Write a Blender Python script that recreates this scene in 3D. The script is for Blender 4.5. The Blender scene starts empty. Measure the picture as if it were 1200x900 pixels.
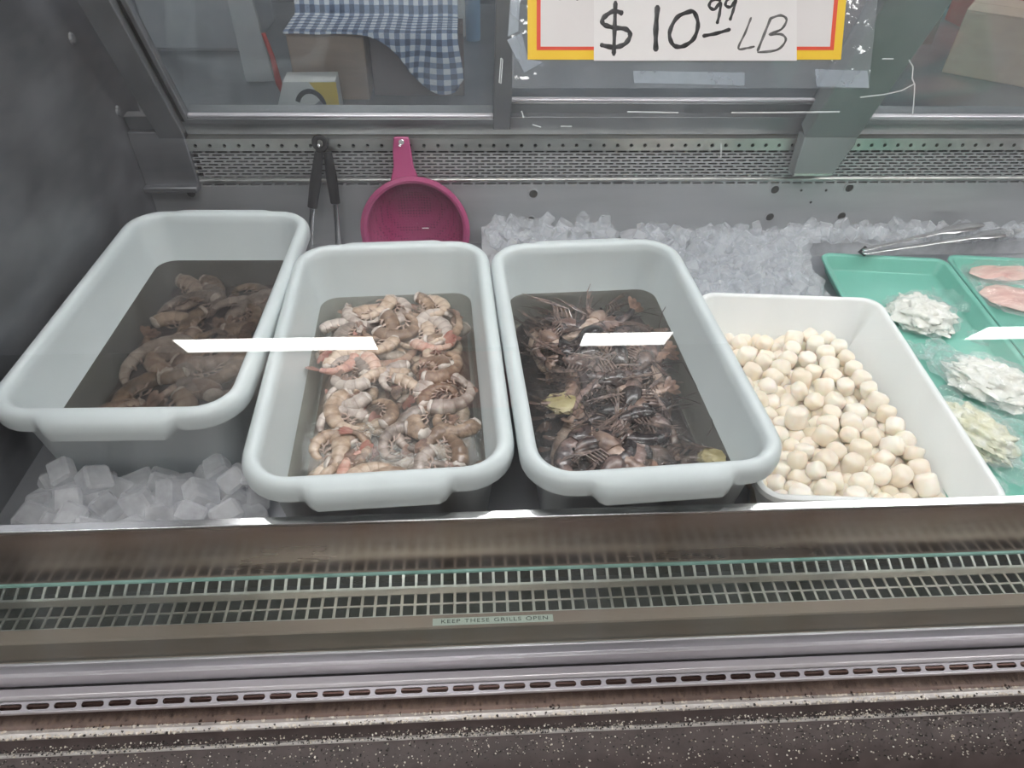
import bpy, math, random
import numpy as np
from mathutils import Vector, Matrix, noise
random.seed(7); rng = np.random.default_rng(7)
scene = bpy.context.scene
C = scene.collection
R = math.radians
PI = math.pi

# ------------------------------------------------------------------ camera
FPX = 800.0
def cam_axes(p, r, y):
    fwd = Vector((math.sin(y)*math.cos(p), math.cos(y)*math.cos(p), -math.sin(p)))
    right = Vector((math.cos(y), -math.sin(y), 0)); up = right.cross(fwd)
    c, s = math.cos(r), math.sin(r)
    return c*right + s*up, -s*right + c*up, fwd
CR, CU, CF = cam_axes(R(41.5), R(1.555), R(4.015))
CAM = Vector((0, 0, 1.55))
cd = bpy.data.cameras.new('camera'); co = bpy.data.objects.new('camera', cd); C.objects.link(co)
cd.sensor_fit = 'HORIZONTAL'; cd.sensor_width = 36; cd.lens = FPX/1200*36; cd.clip_start = .02
m = Matrix((CR, CU, -CF)).transposed().to_4x4(); m.translation = CAM; co.matrix_world = m
scene.camera = co
def ray(x, y): return ((x-600)/FPX*CR - (y-450)/FPX*CU + CF).normalized()
def at_z(x, y, z): d = ray(x, y); return CAM + d*((z-CAM.z)/d.z)
def at_y(x, y, Y): d = ray(x, y); return CAM + d*((Y-CAM.y)/d.y)

# ------------------------------------------------------------------ world, exposure
w = bpy.data.worlds.new('world'); scene.world = w; w.use_nodes = True
w.node_tree.nodes['Background'].inputs[0].default_value = (.80, .86, .95, 1)
w.node_tree.nodes['Background'].inputs[1].default_value = .40
vs = scene.view_settings; vs.view_transform = 'Standard'; vs.look = 'None'; vs.gamma = 1; vs.use_curve_mapping = False
vs.exposure = 0.0
scene.cycles.transparent_max_bounces = 32
LAMP = 16.0        # radiance of the ceiling lights
CANOPY = 28.0       # radiance of the tube under the case top

# ------------------------------------------------------------------ materials
MATS = {}
def nt(name):
    mt = bpy.data.materials.new(name); mt.use_nodes = True; MATS[name] = mt
    t = mt.node_tree; t.nodes.clear()
    out = t.nodes.new('ShaderNodeOutputMaterial')
    return mt, t, out
def nd(t, kind, **kw):
    n = t.nodes.new('ShaderNode'+kind)
    for k, v in kw.items():
        if k.startswith('_'): setattr(n, k[1:], v)
        else: n.inputs[k.replace('__', ' ')].default_value = v
    return n
def col4(c): return (c[0], c[1], c[2], 1)
def coords(t, scale=(1, 1, 1), kind='Object'):
    tc = nd(t, 'TexCoord'); mp = nd(t, 'Mapping'); mp.inputs['Scale'].default_value = scale
    t.links.new(tc.outputs[kind], mp.inputs[0]); return mp.outputs[0]
def ramp(t, src, stops):
    r = nd(t, 'ValToRGB'); e = r.color_ramp.elements
    while len(e) < len(stops): e.new(.5)
    for k, (p, c) in enumerate(stops): e[k].position = p; e[k].color = col4(c) if len(c) == 3 else c
    t.links.new(src, r.inputs[0]); return r.outputs[0]
def noise_n(t, vec, scale, detail=4, rough=.55, dist=0):
    n = nd(t, 'TexNoise', Scale=scale, Detail=detail, Roughness=rough, Distortion=dist)
    t.links.new(vec, n.inputs['Vector']); return n.outputs['Fac']
def bump(t, src, strength, dist=.002):
    b = nd(t, 'Bump', Strength=strength, Distance=dist); t.links.new(src, b.inputs['Height']); return b.outputs[0]
def pbr(name, c1, c2=None, rough=.5, metal=0, scale=20, stretch=(1, 1, 1), bmp=0, coat=0, sss=0, rvar=0, spec=.5, bscale=None, rnd=0, sssr=(.01, .006, .004), emit=None):
    mt, t, out = nt(name)
    p = nd(t, 'BsdfPrincipled', Roughness=rough, Metallic=metal)
    p.inputs['Specular IOR Level'].default_value = spec
    p.inputs['Coat Weight'].default_value = coat; p.inputs['Coat Roughness'].default_value = .08
    if sss:
        p.inputs['Subsurface Weight'].default_value = sss; p.inputs['Subsurface Radius'].default_value = sssr; p.inputs['Subsurface Scale'].default_value = 1
    vec = coords(t, stretch); f = noise_n(t, vec, scale)
    if rnd:
        oi = nd(t, 'ObjectInfo'); ma = nd(t, 'Math', _operation='MULTIPLY_ADD'); ma.inputs[1].default_value = rnd; ma.inputs[2].default_value = -rnd/2
        t.links.new(oi.outputs['Random'], ma.inputs[0]); ad = nd(t, 'Math', _operation='ADD'); t.links.new(f, ad.inputs[0]); t.links.new(ma.outputs[0], ad.inputs[1]); f = ad.outputs[0]
    c2 = c2 or c1
    stops = [(.35, c1), (.65, c2)] if len(c2) == 3 and not isinstance(c2[0], tuple) else [(.3+.4*i/(len(c2)), c) for i, c in enumerate((c1,)+tuple(c2))]
    t.links.new(ramp(t, f, stops), p.inputs['Base Color'])
    if rvar:
        mr = nd(t, 'MapRange'); mr.inputs['To Min'].default_value = max(.02, rough-rvar); mr.inputs['To Max'].default_value = rough+rvar
        t.links.new(f, mr.inputs[0]); t.links.new(mr.outputs[0], p.inputs['Roughness'])
    if bmp:
        f2 = noise_n(t, vec, bscale or scale*4); t.links.new(bump(t, f2, bmp), p.inputs['Normal'])
    if emit:
        p.inputs['Emission Color'].default_value = col4(emit[0]); p.inputs['Emission Strength'].default_value = emit[1]
    t.links.new(p.outputs[0], out.inputs[0]); return mt
def clear(name, tint, ior=1.45, rough=.02, diff=0, dcol=(.8, .8, .8), bmp=0, bscale=60, streak=None, dmin=0., trans=0.):
    """clear sheet or lump: transparent + fresnel gloss (+ a share of dirt, painted haze or milkiness)"""
    mt, t, out = nt(name)
    tr = nd(t, 'BsdfTransparent', Color=col4(tint)); gl = nd(t, 'BsdfGlossy', Roughness=rough); gl.inputs['Color'].default_value = (1, 1, 1, 1)
    # Schlick's fresnel, the same from either side of the sheet
    f0 = ((ior-1)/(ior+1))**2; lw = nd(t, 'LayerWeight', Blend=.5); pw = nd(t, 'Math', _operation='POWER'); pw.inputs[1].default_value = 5
    t.links.new(lw.outputs['Facing'], pw.inputs[0]); fr = nd(t, 'Math', _operation='MULTIPLY_ADD'); fr.inputs[1].default_value = 1-f0; fr.inputs[2].default_value = f0; t.links.new(pw.outputs[0], fr.inputs[0])
    vec = coords(t, (1, 1, 1))
    if bmp:
        b = bump(t, noise_n(t, vec, bscale, 3), bmp, .004); t.links.new(b, gl.inputs['Normal']); t.links.new(b, lw.inputs['Normal'])
    mx = nd(t, 'MixShader'); t.links.new(fr.outputs[0], mx.inputs[0]); t.links.new(tr.outputs[0], mx.inputs[1]); t.links.new(gl.outputs[0], mx.inputs[2])
    res = mx.outputs[0]
    if diff:
        df = nd(t, 'BsdfDiffuse', Color=col4(dcol)); src = df.outputs[0]
        if trans:
            tl = nd(t, 'BsdfTranslucent', Color=col4(dcol)); mm = nd(t, 'MixShader'); mm.inputs[0].default_value = trans
            t.links.new(src, mm.inputs[1]); t.links.new(tl.outputs[0], mm.inputs[2]); src = mm.outputs[0]
        m2 = nd(t, 'MixShader')
        v2 = coords(t, streak or (1, 1, 1)); f = noise_n(t, v2, 6, 6, .65)
        mr = nd(t, 'MapRange'); mr.inputs['From Min'].default_value = .35; mr.inputs['From Max'].default_value = .75
        mr.inputs['To Min'].default_value = dmin; mr.inputs['To Max'].default_value = diff
        t.links.new(f, mr.inputs[0]); t.links.new(mr.outputs[0], m2.inputs[0])
        t.links.new(res, m2.inputs[1]); t.links.new(src, m2.inputs[2]); res = m2.outputs[0]
    t.links.new(res, out.inputs[0]); return mt
def emis(name, c, s):
    mt, t, out = nt(name); e = nd(t, 'Emission', Color=col4(c), Strength=s); t.links.new(e.outputs[0], out.inputs[0]); return mt

pbr('steel_wall', (.17, .175, .19), (.26, .265, .28), .45, .8, 5, (.4, 1, 3), rvar=.12)
pbr('steel_rear', (.36, .37, .38), (.45, .46, .47), .48, .55, 6, (.3, 1, 2), rvar=.1)
pbr('brown_panel', (.34, .25, .215), (.42, .32, .28), .36, .35, 8, (.4, 1, 2), rvar=.08)
pbr('steel_lip', (.34, .26, .215), (.46, .365, .31), .25, .85, 8, (.4, 1, 2), rvar=.08)  # floor's brown reflection put into the steel's colour
pbr('steel_deck', (.30, .31, .33), (.40, .41, .43), .42, .7, 6, rvar=.1)
pbr('steel_grille', (.55, .56, .54), (.66, .66, .63), .36, 1, 12, rvar=.1)
pbr('frame_grey', (.20, .21, .22), (.26, .27, .28), .42, .55, 8, rvar=.1)
pbr('post_paint', (.16, .18, .18), (.20, .225, .225), .45, .2, 8)
pbr('aluminium', (.56, .54, .575), (.66, .64, .675), .33, .6, 10, (.2, 1, 1), rvar=.08)
pbr('vent_metal', (.25, .24, .265), (.32, .31, .335), .5, .9, 10, (.2, 1, 1), rvar=.08)
pbr('red_brown_steel', (.20, .13, .112), (.28, .20, .172), .2, 1, 7, (.4, 1, 2), rvar=.08)  # steel tinted reddish brown
pbr('cavity_shade', (.02, .021, .02), (.05, .05, .045), .8, 0, 60)  # near-black colour stands for the shade inside holes and cavities
pbr('bumper', (.062, .047, .046), (.09, .07, .068), .5, 0, 30, bmp=.2)
pbr('ledge_metal', (.55, .53, .52), (.72, .70, .68), .4, .5, 40, bmp=.3)
pbr('chip_white', (.85, .82, .76), (.65, .58, .48), .35, 0, 90)
pbr('chip_black', (.015, .015, .015), (.05, .045, .04), .4, 0, 90)
pbr('tub_plastic', (.565, .62, .625), (.60, .655, .66), .36, 0, 5, bmp=.04, bscale=300)
pbr('bin_plastic', (.80, .83, .82), (.86, .88, .87), .32, 0, 5, sss=.25, sssr=(.02, .02, .02))
pbr('tray_plastic', (.15, .43, .34), (.19, .49, .40), .34, 0, 6)
pbr('pink_plastic', (.33, .055, .15), (.40, .075, .185), .33, 0, 8, coat=.2)
pbr('black_plastic', (.018, .018, .02), (.03, .03, .032), .5, 0, 20)
pbr('bright_steel', (.70, .70, .70), (.80, .80, .80), .2, 1, 20, rvar=.06)
pbr('scallop_meat', (.84, .74, .60), ((.88, .80, .68), (.91, .86, .77)), .38, 0, 45, bmp=.12, bscale=260, sss=.25, rnd=.35, coat=.15, sssr=(.008, .005, .003))
pbr('shell_tan', (.22, .145, .10), ((.42, .30, .215), (.58, .46, .36)), .3, 0, 55, coat=.35, rnd=.5, bmp=.15, bscale=220)
pbr('shell_pink', (.34, .13, .10), ((.52, .27, .21), (.60, .42, .34)), .3, 0, 50, coat=.35, rnd=.4, bmp=.15, bscale=220)
pbr('shell_grey', (.22, .175, .15), ((.38, .31, .27), (.54, .47, .42)), .3, 0, 55, coat=.35, rnd=.5, bmp=.15, bscale=220)
pbr('shell_brown', (.16, .105, .07), ((.36, .25, .17), (.52, .40, .31)), .3, 0, 45, coat=.3, rnd=.5, bmp=.15, bscale=220)
pbr('shell_dark', (.022, .017, .018), ((.075, .055, .055), (.24, .165, .145)), .25, 0, 45, coat=.5, rnd=.4, bmp=.2, bscale=220)
pbr('shell_light', (.17, .105, .08), ((.38, .27, .215), (.54, .43, .36)), .28, 0, 45, coat=.4, rnd=.4, bmp=.2, bscale=220)
pbr('flesh', (.50, .42, .36), (.74, .68, .63), .35, 0, 70, coat=.3, bmp=.2, bscale=240)
pbr('tail_red', (.26, .075, .055), (.44, .22, .17), .3, 0, 60, coat=.3)
pbr('tail_brown', (.10, .06, .045), (.32, .20, .15), .3, 0, 60, coat=.3)
pbr('leg_tan', (.35, .24, .19), (.58, .45, .38), .35, 0, 60)
pbr('leg_dark', (.03, .02, .02), (.26, .18, .15), .3, 0, 90, coat=.4)
pbr('antenna', (.03, .02, .02), (.08, .05, .045), .4, 0, 60)
pbr('eye_black', (.006, .006, .006), None, .1, 0, 10, coat=.6)
pbr('heap_tan', (.16, .12, .10), (.36, .28, .23), .5, 0, 40)  # darker than the shells, painting the shaded gaps between shrimp
pbr('heap_dark', (.02, .015, .015), (.09, .065, .06), .4, 0, 40)
pbr('lemon', (.26, .215, .09), (.42, .36, .19), .35, 0, 40, coat=.3, bmp=.15)
pbr('white_meat', (.78, .76, .68), ((.88, .86, .80), (.92, .91, .88)), .5, 0, 60, bmp=.6, bscale=120, rnd=.2)
pbr('yellow_meat', (.66, .62, .40), ((.82, .79, .62), (.90, .88, .80)), .5, 0, 50, bmp=.6, bscale=120)
pbr('fillet', (.62, .30, .26), ((.80, .50, .44), (.88, .66, .58)), .35, 0, 22, (1, 4, 1), coat=.3, bmp=.2)
pbr('cardboard', (.28, .185, .125), (.34, .23, .16), .75, 0, 8, (1, 1, 5))
pbr('cardboard_tan', (.56, .40, .29), (.62, .46, .34), .75, 0, 8, (1, 1, 5))
pbr('card_dark', (.15, .11, .10), (.19, .14, .125), .75, 0, 8)
pbr('yellow_print', (.80, .58, .10), None, .5, 0, 8)
pbr('white_print', (.80, .80, .77), (.86, .86, .84), .55, 0, 8)
pbr('black_print', (.03, .03, .035), None, .5, 0, 8)
pbr('grey_print', (.30, .30, .31), None, .5, 0, 8)
pbr('red_plastic', (.50, .06, .045), (.60, .09, .07), .4, 0, 8)
pbr('blue_paint', (.10, .20, .34), (.13, .25, .40), .5, 0, 8)
pbr('fridge_grey', (.34, .36, .38), (.40, .42, .44), .4, .3, 6)
pbr('post_grey', (.50, .51, .51), (.56, .57, .57), .5, .1, 6)
pbr('kitchen_wall', (.08, .095, .12), (.13, .145, .17), .7, 0, 4)
pbr('kitchen_top', (.26, .27, .28), (.34, .35, .36), .35, .8, 6)
pbr('ceiling_paint', (.80, .82, .84), (.85, .86, .88), .8, 0, 3)
pbr('shop_wall', (.17, .155, .145), (.23, .21, .195), .8, 0, 2)
pbr('floor_tile', (.17, .105, .08), (.25, .16, .12), .45, 0, 3)
pbr('banner_red', (.70, .06, .05), (.78, .09, .07), .6, 0, 3)
pbr('paper_white', (.80, .78, .78), (.84, .82, .82), .55, 0, 6)
pbr('paper_bright', (.86, .85, .85), (.90, .89, .89), .5, 0, 6)
pbr('ink_yellow', (.95, .60, .02), (.98, .66, .04), .45, 0, 10)
pbr('ink_red', (.80, .06, .03), (.86, .10, .05), .45, 0, 10)
pbr('ink_black', (.012, .012, .014), (.06, .06, .065), .4, 0, 120)
pbr('ink_grey', (.09, .09, .09), (.20, .20, .20), .4, 0, 120)
pbr('sticker', (.66, .71, .67), (.72, .77, .73), .5, 0, 20)
pbr('sticker_ink', (.05, .06, .06), None, .6, 0, 20)
pbr('gasket', (.02, .022, .022), None, .6, 0, 20)
clear('front_glass', (.985, .99, .99), 1.5, .0, .030, (.80, .87, .95), streak=(4, 1, .6), dmin=.002)  # bluish white share: dirt streaks plus haze put into the colour
clear('low_glass', (.945, .975, .955), 1.5, .0, .035, (.60, .74, .64), dmin=.015)
pbr('glass_edge', (.16, .30, .26), (.24, .40, .35), .2, 0, 30)
clear('door_glass', (.90, .93, .94), 1.5, .03, .12, (.6, .68, .76), streak=(2, 2, 2), dmin=.04)
clear('ice', (.985, .99, 1), 1.31, .05, .85, (.95, .955, .97), bmp=.5, bscale=70, dmin=.30, trans=.5)
clear('ice_clear', (.98, .985, .99), 1.31, .06, .50, (.90, .92, .94), bmp=.7, bscale=70, dmin=.12, trans=.5)
clear('film', (.99, 1, 1), 1.38, .08, .24, (.92, .95, .95), bmp=.45, bscale=60, dmin=.05, trans=.5)
clear('sleeve', (.95, .965, .98), 1.5, .06, .17, (.72, .76, .80), bmp=.6, bscale=30, dmin=.05)
clear('tape', (.92, .95, .97), 1.5, .12, .42, (.66, .72, .78), dmin=.22)
clear('residue', (.8, .8, .8), 1.5, .3, .9, (.85, .9, .92), dmin=.55)
clear('water_pale', (.88, .87, .84), 1.33, .0, .20, (.42, .41, .39), bmp=.15, bscale=30, dmin=.04)
clear('water_murky', (.62, .60, .57), 1.33, .0, .24, (.15, .14, .135), bmp=.35, bscale=34, dmin=.07)
clear('water_dark', (.74, .72, .69), 1.33, .0, .14, (.27, .27, .27), bmp=.9, bscale=60, dmin=.03)
emis('lamp_white', (1, .985, .96), LAMP); emis('tube_white', (1, .99, 1), CANOPY); emis('kitchen_lamp', (1, .98, .95), 12)

# pink strainer bowl with fine perforation relief
mt, t, out = nt('pink_mesh'); p = nd(t, 'BsdfPrincipled', Roughness=.4)
vec = coords(t, (1, 1, 1)); v = nd(t, 'TexVoronoi', Scale=150, Randomness=.15); t.links.new(vec, v.inputs['Vector'])
t.links.new(ramp(t, v.outputs['Distance'], [(.22, (.11, .012, .045)), (.34, (.29, .04, .12))]), p.inputs['Base Color'])
t.links.new(bump(t, v.outputs['Distance'], .5), p.inputs['Normal']); t.links.new(p.outputs[0], out.inputs[0])
# blue and white gingham, woven in the cloth's own UV
mt, t, out = nt('gingham'); p = nd(t, 'BsdfPrincipled', Roughness=.85)
tc = nd(t, 'TexCoord'); sx = nd(t, 'SeparateXYZ'); t.links.new(tc.outputs['UV'], sx.inputs[0]); hs = []
for k in 'XY':
    fr = nd(t, 'Math', _operation='FRACT'); t.links.new(sx.outputs[k], fr.inputs[0])
    gt = nd(t, 'Math', _operation='GREATER_THAN'); gt.inputs[1].default_value = .5; t.links.new(fr.outputs[0], gt.inputs[0]); hs.append(gt.outputs[0])
ad = nd(t, 'Math', _operation='ADD'); t.links.new(hs[0], ad.inputs[0]); t.links.new(hs[1], ad.inputs[1])
dv = nd(t, 'Math', _operation='DIVIDE'); dv.inputs[1].default_value = 2; t.links.new(ad.outputs[0], dv.inputs[0])
r_ = ramp(t, dv.outputs[0], [(0, (.84, .86, .90)), (.5, (.24, .31, .46)), (1, (.05, .075, .15))]); t.links.new(r_, p.inputs['Base Color'])
t.links.new(p.outputs[0], out.inputs[0])

# ------------------------------------------------------------------ mesh helpers
class MB:
    def __init__(s): s.v = []; s.f = []; s.uv = None
    def add(s, vs, fs):
        o = len(s.v); s.v += [tuple(q) for q in vs]; s.f += [tuple(i+o for i in f) for f in fs]; return s
    def box(s, a, b, mat=None):
        x0, y0, z0 = a; x1, y1, z1 = b
        V = [(x0, y0, z0), (x1, y0, z0), (x1, y1, z0), (x0, y1, z0), (x0, y0, z1), (x1, y0, z1), (x1, y1, z1), (x0, y1, z1)]
        if mat: V = [mat @ Vector(q) for q in V]
        return s.add(V, [(0, 3, 2, 1), (4, 5, 6, 7), (0, 1, 5, 4), (1, 2, 6, 5), (2, 3, 7, 6), (3, 0, 4, 7)])
    def extrude_x(s, prof, x0, x1):
        """closed (y,z) outline run along X"""
        n = len(prof)
        V = [(x0, y, z) for y, z in prof] + [(x1, y, z) for y, z in prof]
        F = [(i, (i+1) % n, n+(i+1) % n, n+i) for i in range(n)] + [tuple(range(n))[::-1], tuple(range(n, 2*n))]
        return s.add(V, F)
    def prism(s, pts, off):
        n = len(pts); off = Vector(off)
        V = [Vector(q) for q in pts] + [Vector(q)+off for q in pts]
        return s.add(V, [(i, (i+1) % n, n+(i+1) % n, n+i) for i in range(n)] + [tuple(range(n))[::-1], tuple(range(n, 2*n))])
    def tube(s, path, rad, sides=8, flat=1.0, up=Vector((0, 0, 1)), caps=True):
        path = [Vector(q) for q in path]; n = len(path); rings = []
        for i, q in enumerate(path):
            T = (path[min(i+1, n-1)]-path[max(i-1, 0)]).normalized()
            A = T.cross(up); A = A.normalized() if A.length > 1e-4 else T.orthogonal().normalized()
            B = A.cross(T).normalized(); r = rad[i] if isinstance(rad, (list, tuple)) else rad
            rings.append([q + A*r*math.cos(2*PI*k/sides) + B*r*flat*math.sin(2*PI*k/sides) for k in range(sides)])
        return s.loft(rings, caps)
    def loft(s, rings, caps=True, closed=False):
        k = len(rings[0]); V = [q for r in rings for q in r]; F = []
        for i in range(len(rings)-1 + (1 if closed else 0)):
            a = i*k; b = ((i+1) % len(rings))*k
            F += [(a+j, a+(j+1) % k, b+(j+1) % k, b+j) for j in range(k)]
        if caps and not closed: F += [tuple(range(k))[::-1], tuple((len(rings)-1)*k+j for j in range(k))]
        return s.add(V, F)
    def lathe(s, prof, sides=24, mat=None, caps=False):
        rings = [[Vector((r*math.cos(2*PI*k/sides), r*math.sin(2*PI*k/sides), z)) for k in range(sides)] for r, z in prof]
        if mat: rings = [[mat @ q for q in r] for r in rings]
        return s.loft(rings, caps)
    def mesh(s, name, smooth=True, angle=40, bevel=0):
        me = bpy.data.meshes.new(name); me.from_pydata(s.v, [], s.f); me.validate(); me.update()
        if smooth:
            me.polygons.foreach_set('use_smooth', [True]*len(me.polygons)); me.set_sharp_from_angle(angle=R(angle))
        return me
    def build(s, name, mat, parent=None, loc=None, smooth=True, angle=40, bevel=0):
        o = link(name, s.mesh(name, smooth, angle), mat, parent, loc)
        if bevel:
            b = o.modifiers.new('bevel', 'BEVEL'); b.width = bevel; b.segments = 2; b.limit_method = 'ANGLE'; b.angle_limit = R(40)
        return o
def link(name, me, mat, parent=None, loc=None):
    if mat and not me.materials: me.materials.append(MATS[mat])
    o = bpy.data.objects.new(name, me); C.objects.link(o)
    if parent: o.parent = parent
    if loc: o.location = loc
    return o
def empty(name, loc=(0, 0, 0), rz=0):
    o = bpy.data.objects.new(name, None); C.objects.link(o); o.location = loc; o.rotation_euler = (0, 0, rz); o.empty_display_size = .05; return o
def tag(o, label=None, cat=None, group=None, kind=None):
    if label: o['label'] = label
    if cat: o['category'] = cat
    if group: o['group'] = group
    if kind: o['kind'] = kind
    return o
def copy_tree(o, parent=None):
    c = o.copy(); C.objects.link(c); c.parent = parent
    for ch in list(o.children): copy_tree(ch, c)
    return c
def purge(o):
    for ch in list(o.children): purge(ch)
    bpy.data.objects.remove(o)
def bx(name, a, b, mat, parent=None, bevel=0, mx=None): return MB().box(a, b, mx).build(name, mat, parent, smooth=bool(bevel), bevel=bevel)
def basis(o, u, v, n):
    M = Matrix((Vector(u), Vector(v), Vector(n))).transposed().to_4x4(); M.translation = Vector(o); return M
def perf(nu, nv, pu, pv, hole, mat, depth, stagger=0, shift=0):
    """plate of nu x nv cells, each with a real opening; mat maps (u,v,w) to the world, w up from the face"""
    b = MB(); kind, hw, hh = hole
    W, H = pu/2, pv/2
    if kind == 'rect':
        inn = [(-hw, -hh), (hw, -hh), (hw, hh), (-hw, hh)]; outr = [(-W, -H), (W, -H), (W, H), (-W, H)]
    elif kind == 'round':
        inn = [(hw*math.cos(R(45*k)), hw*math.sin(R(45*k))) for k in range(8)]
        outr = [(W, 0), (W, H), (0, H), (-W, H), (-W, 0), (-W, -H), (0, -H), (W, -H)]
    else:
        c = hw-hh; inn = []; outr = []
        for sg in (1, -1):
            for k, a in enumerate((-90, -54, -18, 18, 54, 90)):
                a = R(a + (0 if sg > 0 else 180)); inn.append((sg*c + hh*math.cos(a), hh*math.sin(a)))
            o6 = [(c, -H), (W, -H), (W, -H/3), (W, H/3), (W, H), (c, H)]
            outr += [(sg*x, sg*y) for x, y in o6]
    k = len(inn)
    for j in range(nv):
        for i in range(nu):
            cu = (i+.5)*pu + (stagger*pu if j % 2 else 0); cv = (j+.5)*pv
            V = [mat @ Vector((cu+x, cv+y, 0)) for x, y in outr] + [mat @ Vector((cu+x, cv+y, 0)) for x, y in inn] + [mat @ Vector((cu+x, cv+y, -depth)) for x, y in inn]
            F = [(q, (q+1) % k, k+(q+1) % k, k+q) for q in range(k)] + [(k+q, k+(q+1) % k, 2*k+(q+1) % k, 2*k+q) for q in range(k)]
            b.add(V, F)
    return b
def rrect(a, b, r, nc=6, ns=14):
    """rounded rectangle: list of (x, y, nx, ny), counter-clockwise from the middle of the right side"""
    pts = []
    def seg(p, q, n, cnt):
        for i in range(cnt): f = i/cnt; pts.append((p[0]+(q[0]-p[0])*f, p[1]+(q[1]-p[1])*f, n[0], n[1]))
    def arc(cx, cy, a0):
        for i in range(nc): t_ = a0 + (PI/2)*i/nc; pts.append((cx+r*math.cos(t_), cy+r*math.sin(t_), math.cos(t_), math.sin(t_)))
    seg((a, -b+r), (a, b-r), (1, 0), 6); arc(a-r, b-r, 0)
    seg((a-r, b), (-a+r, b), (0, 1), ns); arc(-a+r, b-r, PI/2)
    seg((-a, b-r), (-a, -b+r), (-1, 0), 6); arc(-a+r, -b+r, PI)
    seg((-a+r, -b), (a-r, -b), (0, -1), ns); arc(a-r, -b+r, 1.5*PI)
    return pts
def sstep(x, a, b): t_ = min(1, max(0, (x-a)/(b-a))); return t_*t_*(3-2*t_)

# ------------------------------------------------------------------ the room
XL, XR = -.735, 2.25
def struct(name, a, b, mat): return tag(bx(name, a, b, mat), kind='structure')
struct('floor', (-6, -4.6, -.1), (7, 4.2, 0), 'floor_tile')
struct('ceiling', (-6, -4.37, 2.82), (7, 4.2, 2.92), 'ceiling_paint')
struct('wall_shop', (-6, -4.5, 0), (7, -4.37, 2.92), 'shop_wall')
struct('wall_kitchen', (-6, 3.7, 0), (7, 3.85, 2.82), 'kitchen_wall')
def ceiling_light(x0, x1, y0, y1, label, mat='lamp_white'):
    t = empty('ceiling_light', ((x0+x1)/2, (y0+y1)/2, 2.82)); hx, hy = (x1-x0)/2, (y1-y0)/2
    tag(t, label, 'light', 'ceiling lights')
    MB().box((-hx-.02, -hy-.02, -.02), (hx+.02, -hy, 0)).box((-hx-.02, hy, -.02), (hx+.02, hy+.02, 0)).box((-hx-.02, -hy, -.02), (-hx, hy, 0)).box((hx, -hy, -.02), (hx+.02, hy, 0)).build('light_frame', 'white_print', t, smooth=False)
    bx('diffuser', (-hx, -hy, -.016), (hx, hy, -.002), mat, t)
    return t
ceiling_light(-2.50, -.86, -4.33, -4.00, 'long white ceiling light panel over the red banner on the shop wall')
ceiling_light(.93, 1.70, -4.33, -4.00, 'short white ceiling light panel above the shop wall')
ceiling_light(4.50, 6.2, -4.33, -4.00, 'white ceiling light panel far along the shop wall')
for x in (-3.2, -.9, 1.55, 3.9): ceiling_light(x, x+1.2, -.50, -.10, 'white ceiling light panel over the customer side of the counter')
for x in (-1.2, 1.3): ceiling_light(x, x+1.2, 2.5, 2.8, 'white ceiling light panel over the kitchen', 'kitchen_lamp')
tag(bx('wall_banner', (-.50, -4.368, 2.26), (.33, -4.355, 2.78), 'banner_red'), 'plain red banner on the shop wall opposite the display case', 'banner')

# ------------------------------------------------------------------ the display case
TILT = R(29)
GP = Vector((0, .441, .68)); GV = Vector((0, math.sin(TILT), math.cos(TILT))); GN = Vector((0, -math.cos(TILT), math.sin(TILT)))
def on_glass(x, y, off=0):
    p0 = GP + GN*off; d = ray(x, y); return CAM + d*((p0-CAM).dot(GN)/d.dot(GN))
case = tag(empty('display_case', (0, .9, 0)), 'refrigerated steel seafood display case with slanted glass front and sliding rear doors', 'display case')
class CaseMB(MB): pass
def cpart(b, name, mat, **k):
    b.v = [(x, y-.9, z) for x, y, z in b.v]
    return b.build(name, mat, case, **k)
def cbox(name, a, b, mat, bevel=0): return cpart(MB().box(a, b), name, mat, smooth=bool(bevel), bevel=bevel)
DECK = .6885; REAR = 1.50; CT = 1.60
# rear side
cbox('deck', (XL, .575, DECK-.03), (XR, REAR, DECK), 'steel_deck')
cbox('rear_panel', (XL, REAR, DECK-.03), (XR, REAR+.012, .843), 'steel_rear')
cbox('rear_cavity', (XL, REAR+.05, .843), (XR, REAR+.06, .96), 'cavity_shade')
cpart(perf(102, 1, .027, .012, ('rect', .0105, .0024), basis((XL+.118, REAR-.001, .838), (1, 0, 0), (0, 0, 1), (0, -1, 0)), .004), 'slot_strip', 'steel_rear', smooth=False)
cpart(MB().extrude_x([(REAR-.001, .850), (REAR-.006, .853), (REAR-.006, .857), (REAR-.001, .860)], XL+.118, XR), 'panel_ridge', 'steel_grille', bevel=.001)
cpart(perf(102, 9, .027, .0073, ('rect', .0105, .0021), basis((XL+.118, REAR-.003, .860), (1, 0, 0), (0, 0, 1), (0, -1, 0)), .004, .5), 'air_panel', 'steel_rear', smooth=False)
cpart(perf(89, 1, .031, .024, ('round', .0042, .0042), basis((XL+.118, REAR-.008, .9265), (1, 0, 0), (0, 0, 1), (0, -1, 0)), .006), 'hole_strip', 'steel_grille', smooth=False)
cpart(MB().extrude_x([(REAR-.008, .9505), (REAR-.008, .954), (REAR+.03, .957), (REAR+.03, .9505)], XL+.118, XR), 'strip_cap', 'steel_grille')
cpart(MB().extrude_x([(REAR+.03, .950), (REAR+.008, .957), (REAR-.004, 1.000), (REAR+.022, 1.002), (REAR+.022, .950)], XL, XR), 'rear_sill', 'frame_grey', bevel=.002)
cbox('corner_panel', (XL, REAR-.012, .835), (XL+.118, REAR+.012, .97), 'steel_wall', bevel=.003)
cbox('corner_ledge', (XL, REAR-.03, .838), (XL+.118, REAR-.008, .852), 'steel_wall', bevel=.003)
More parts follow.
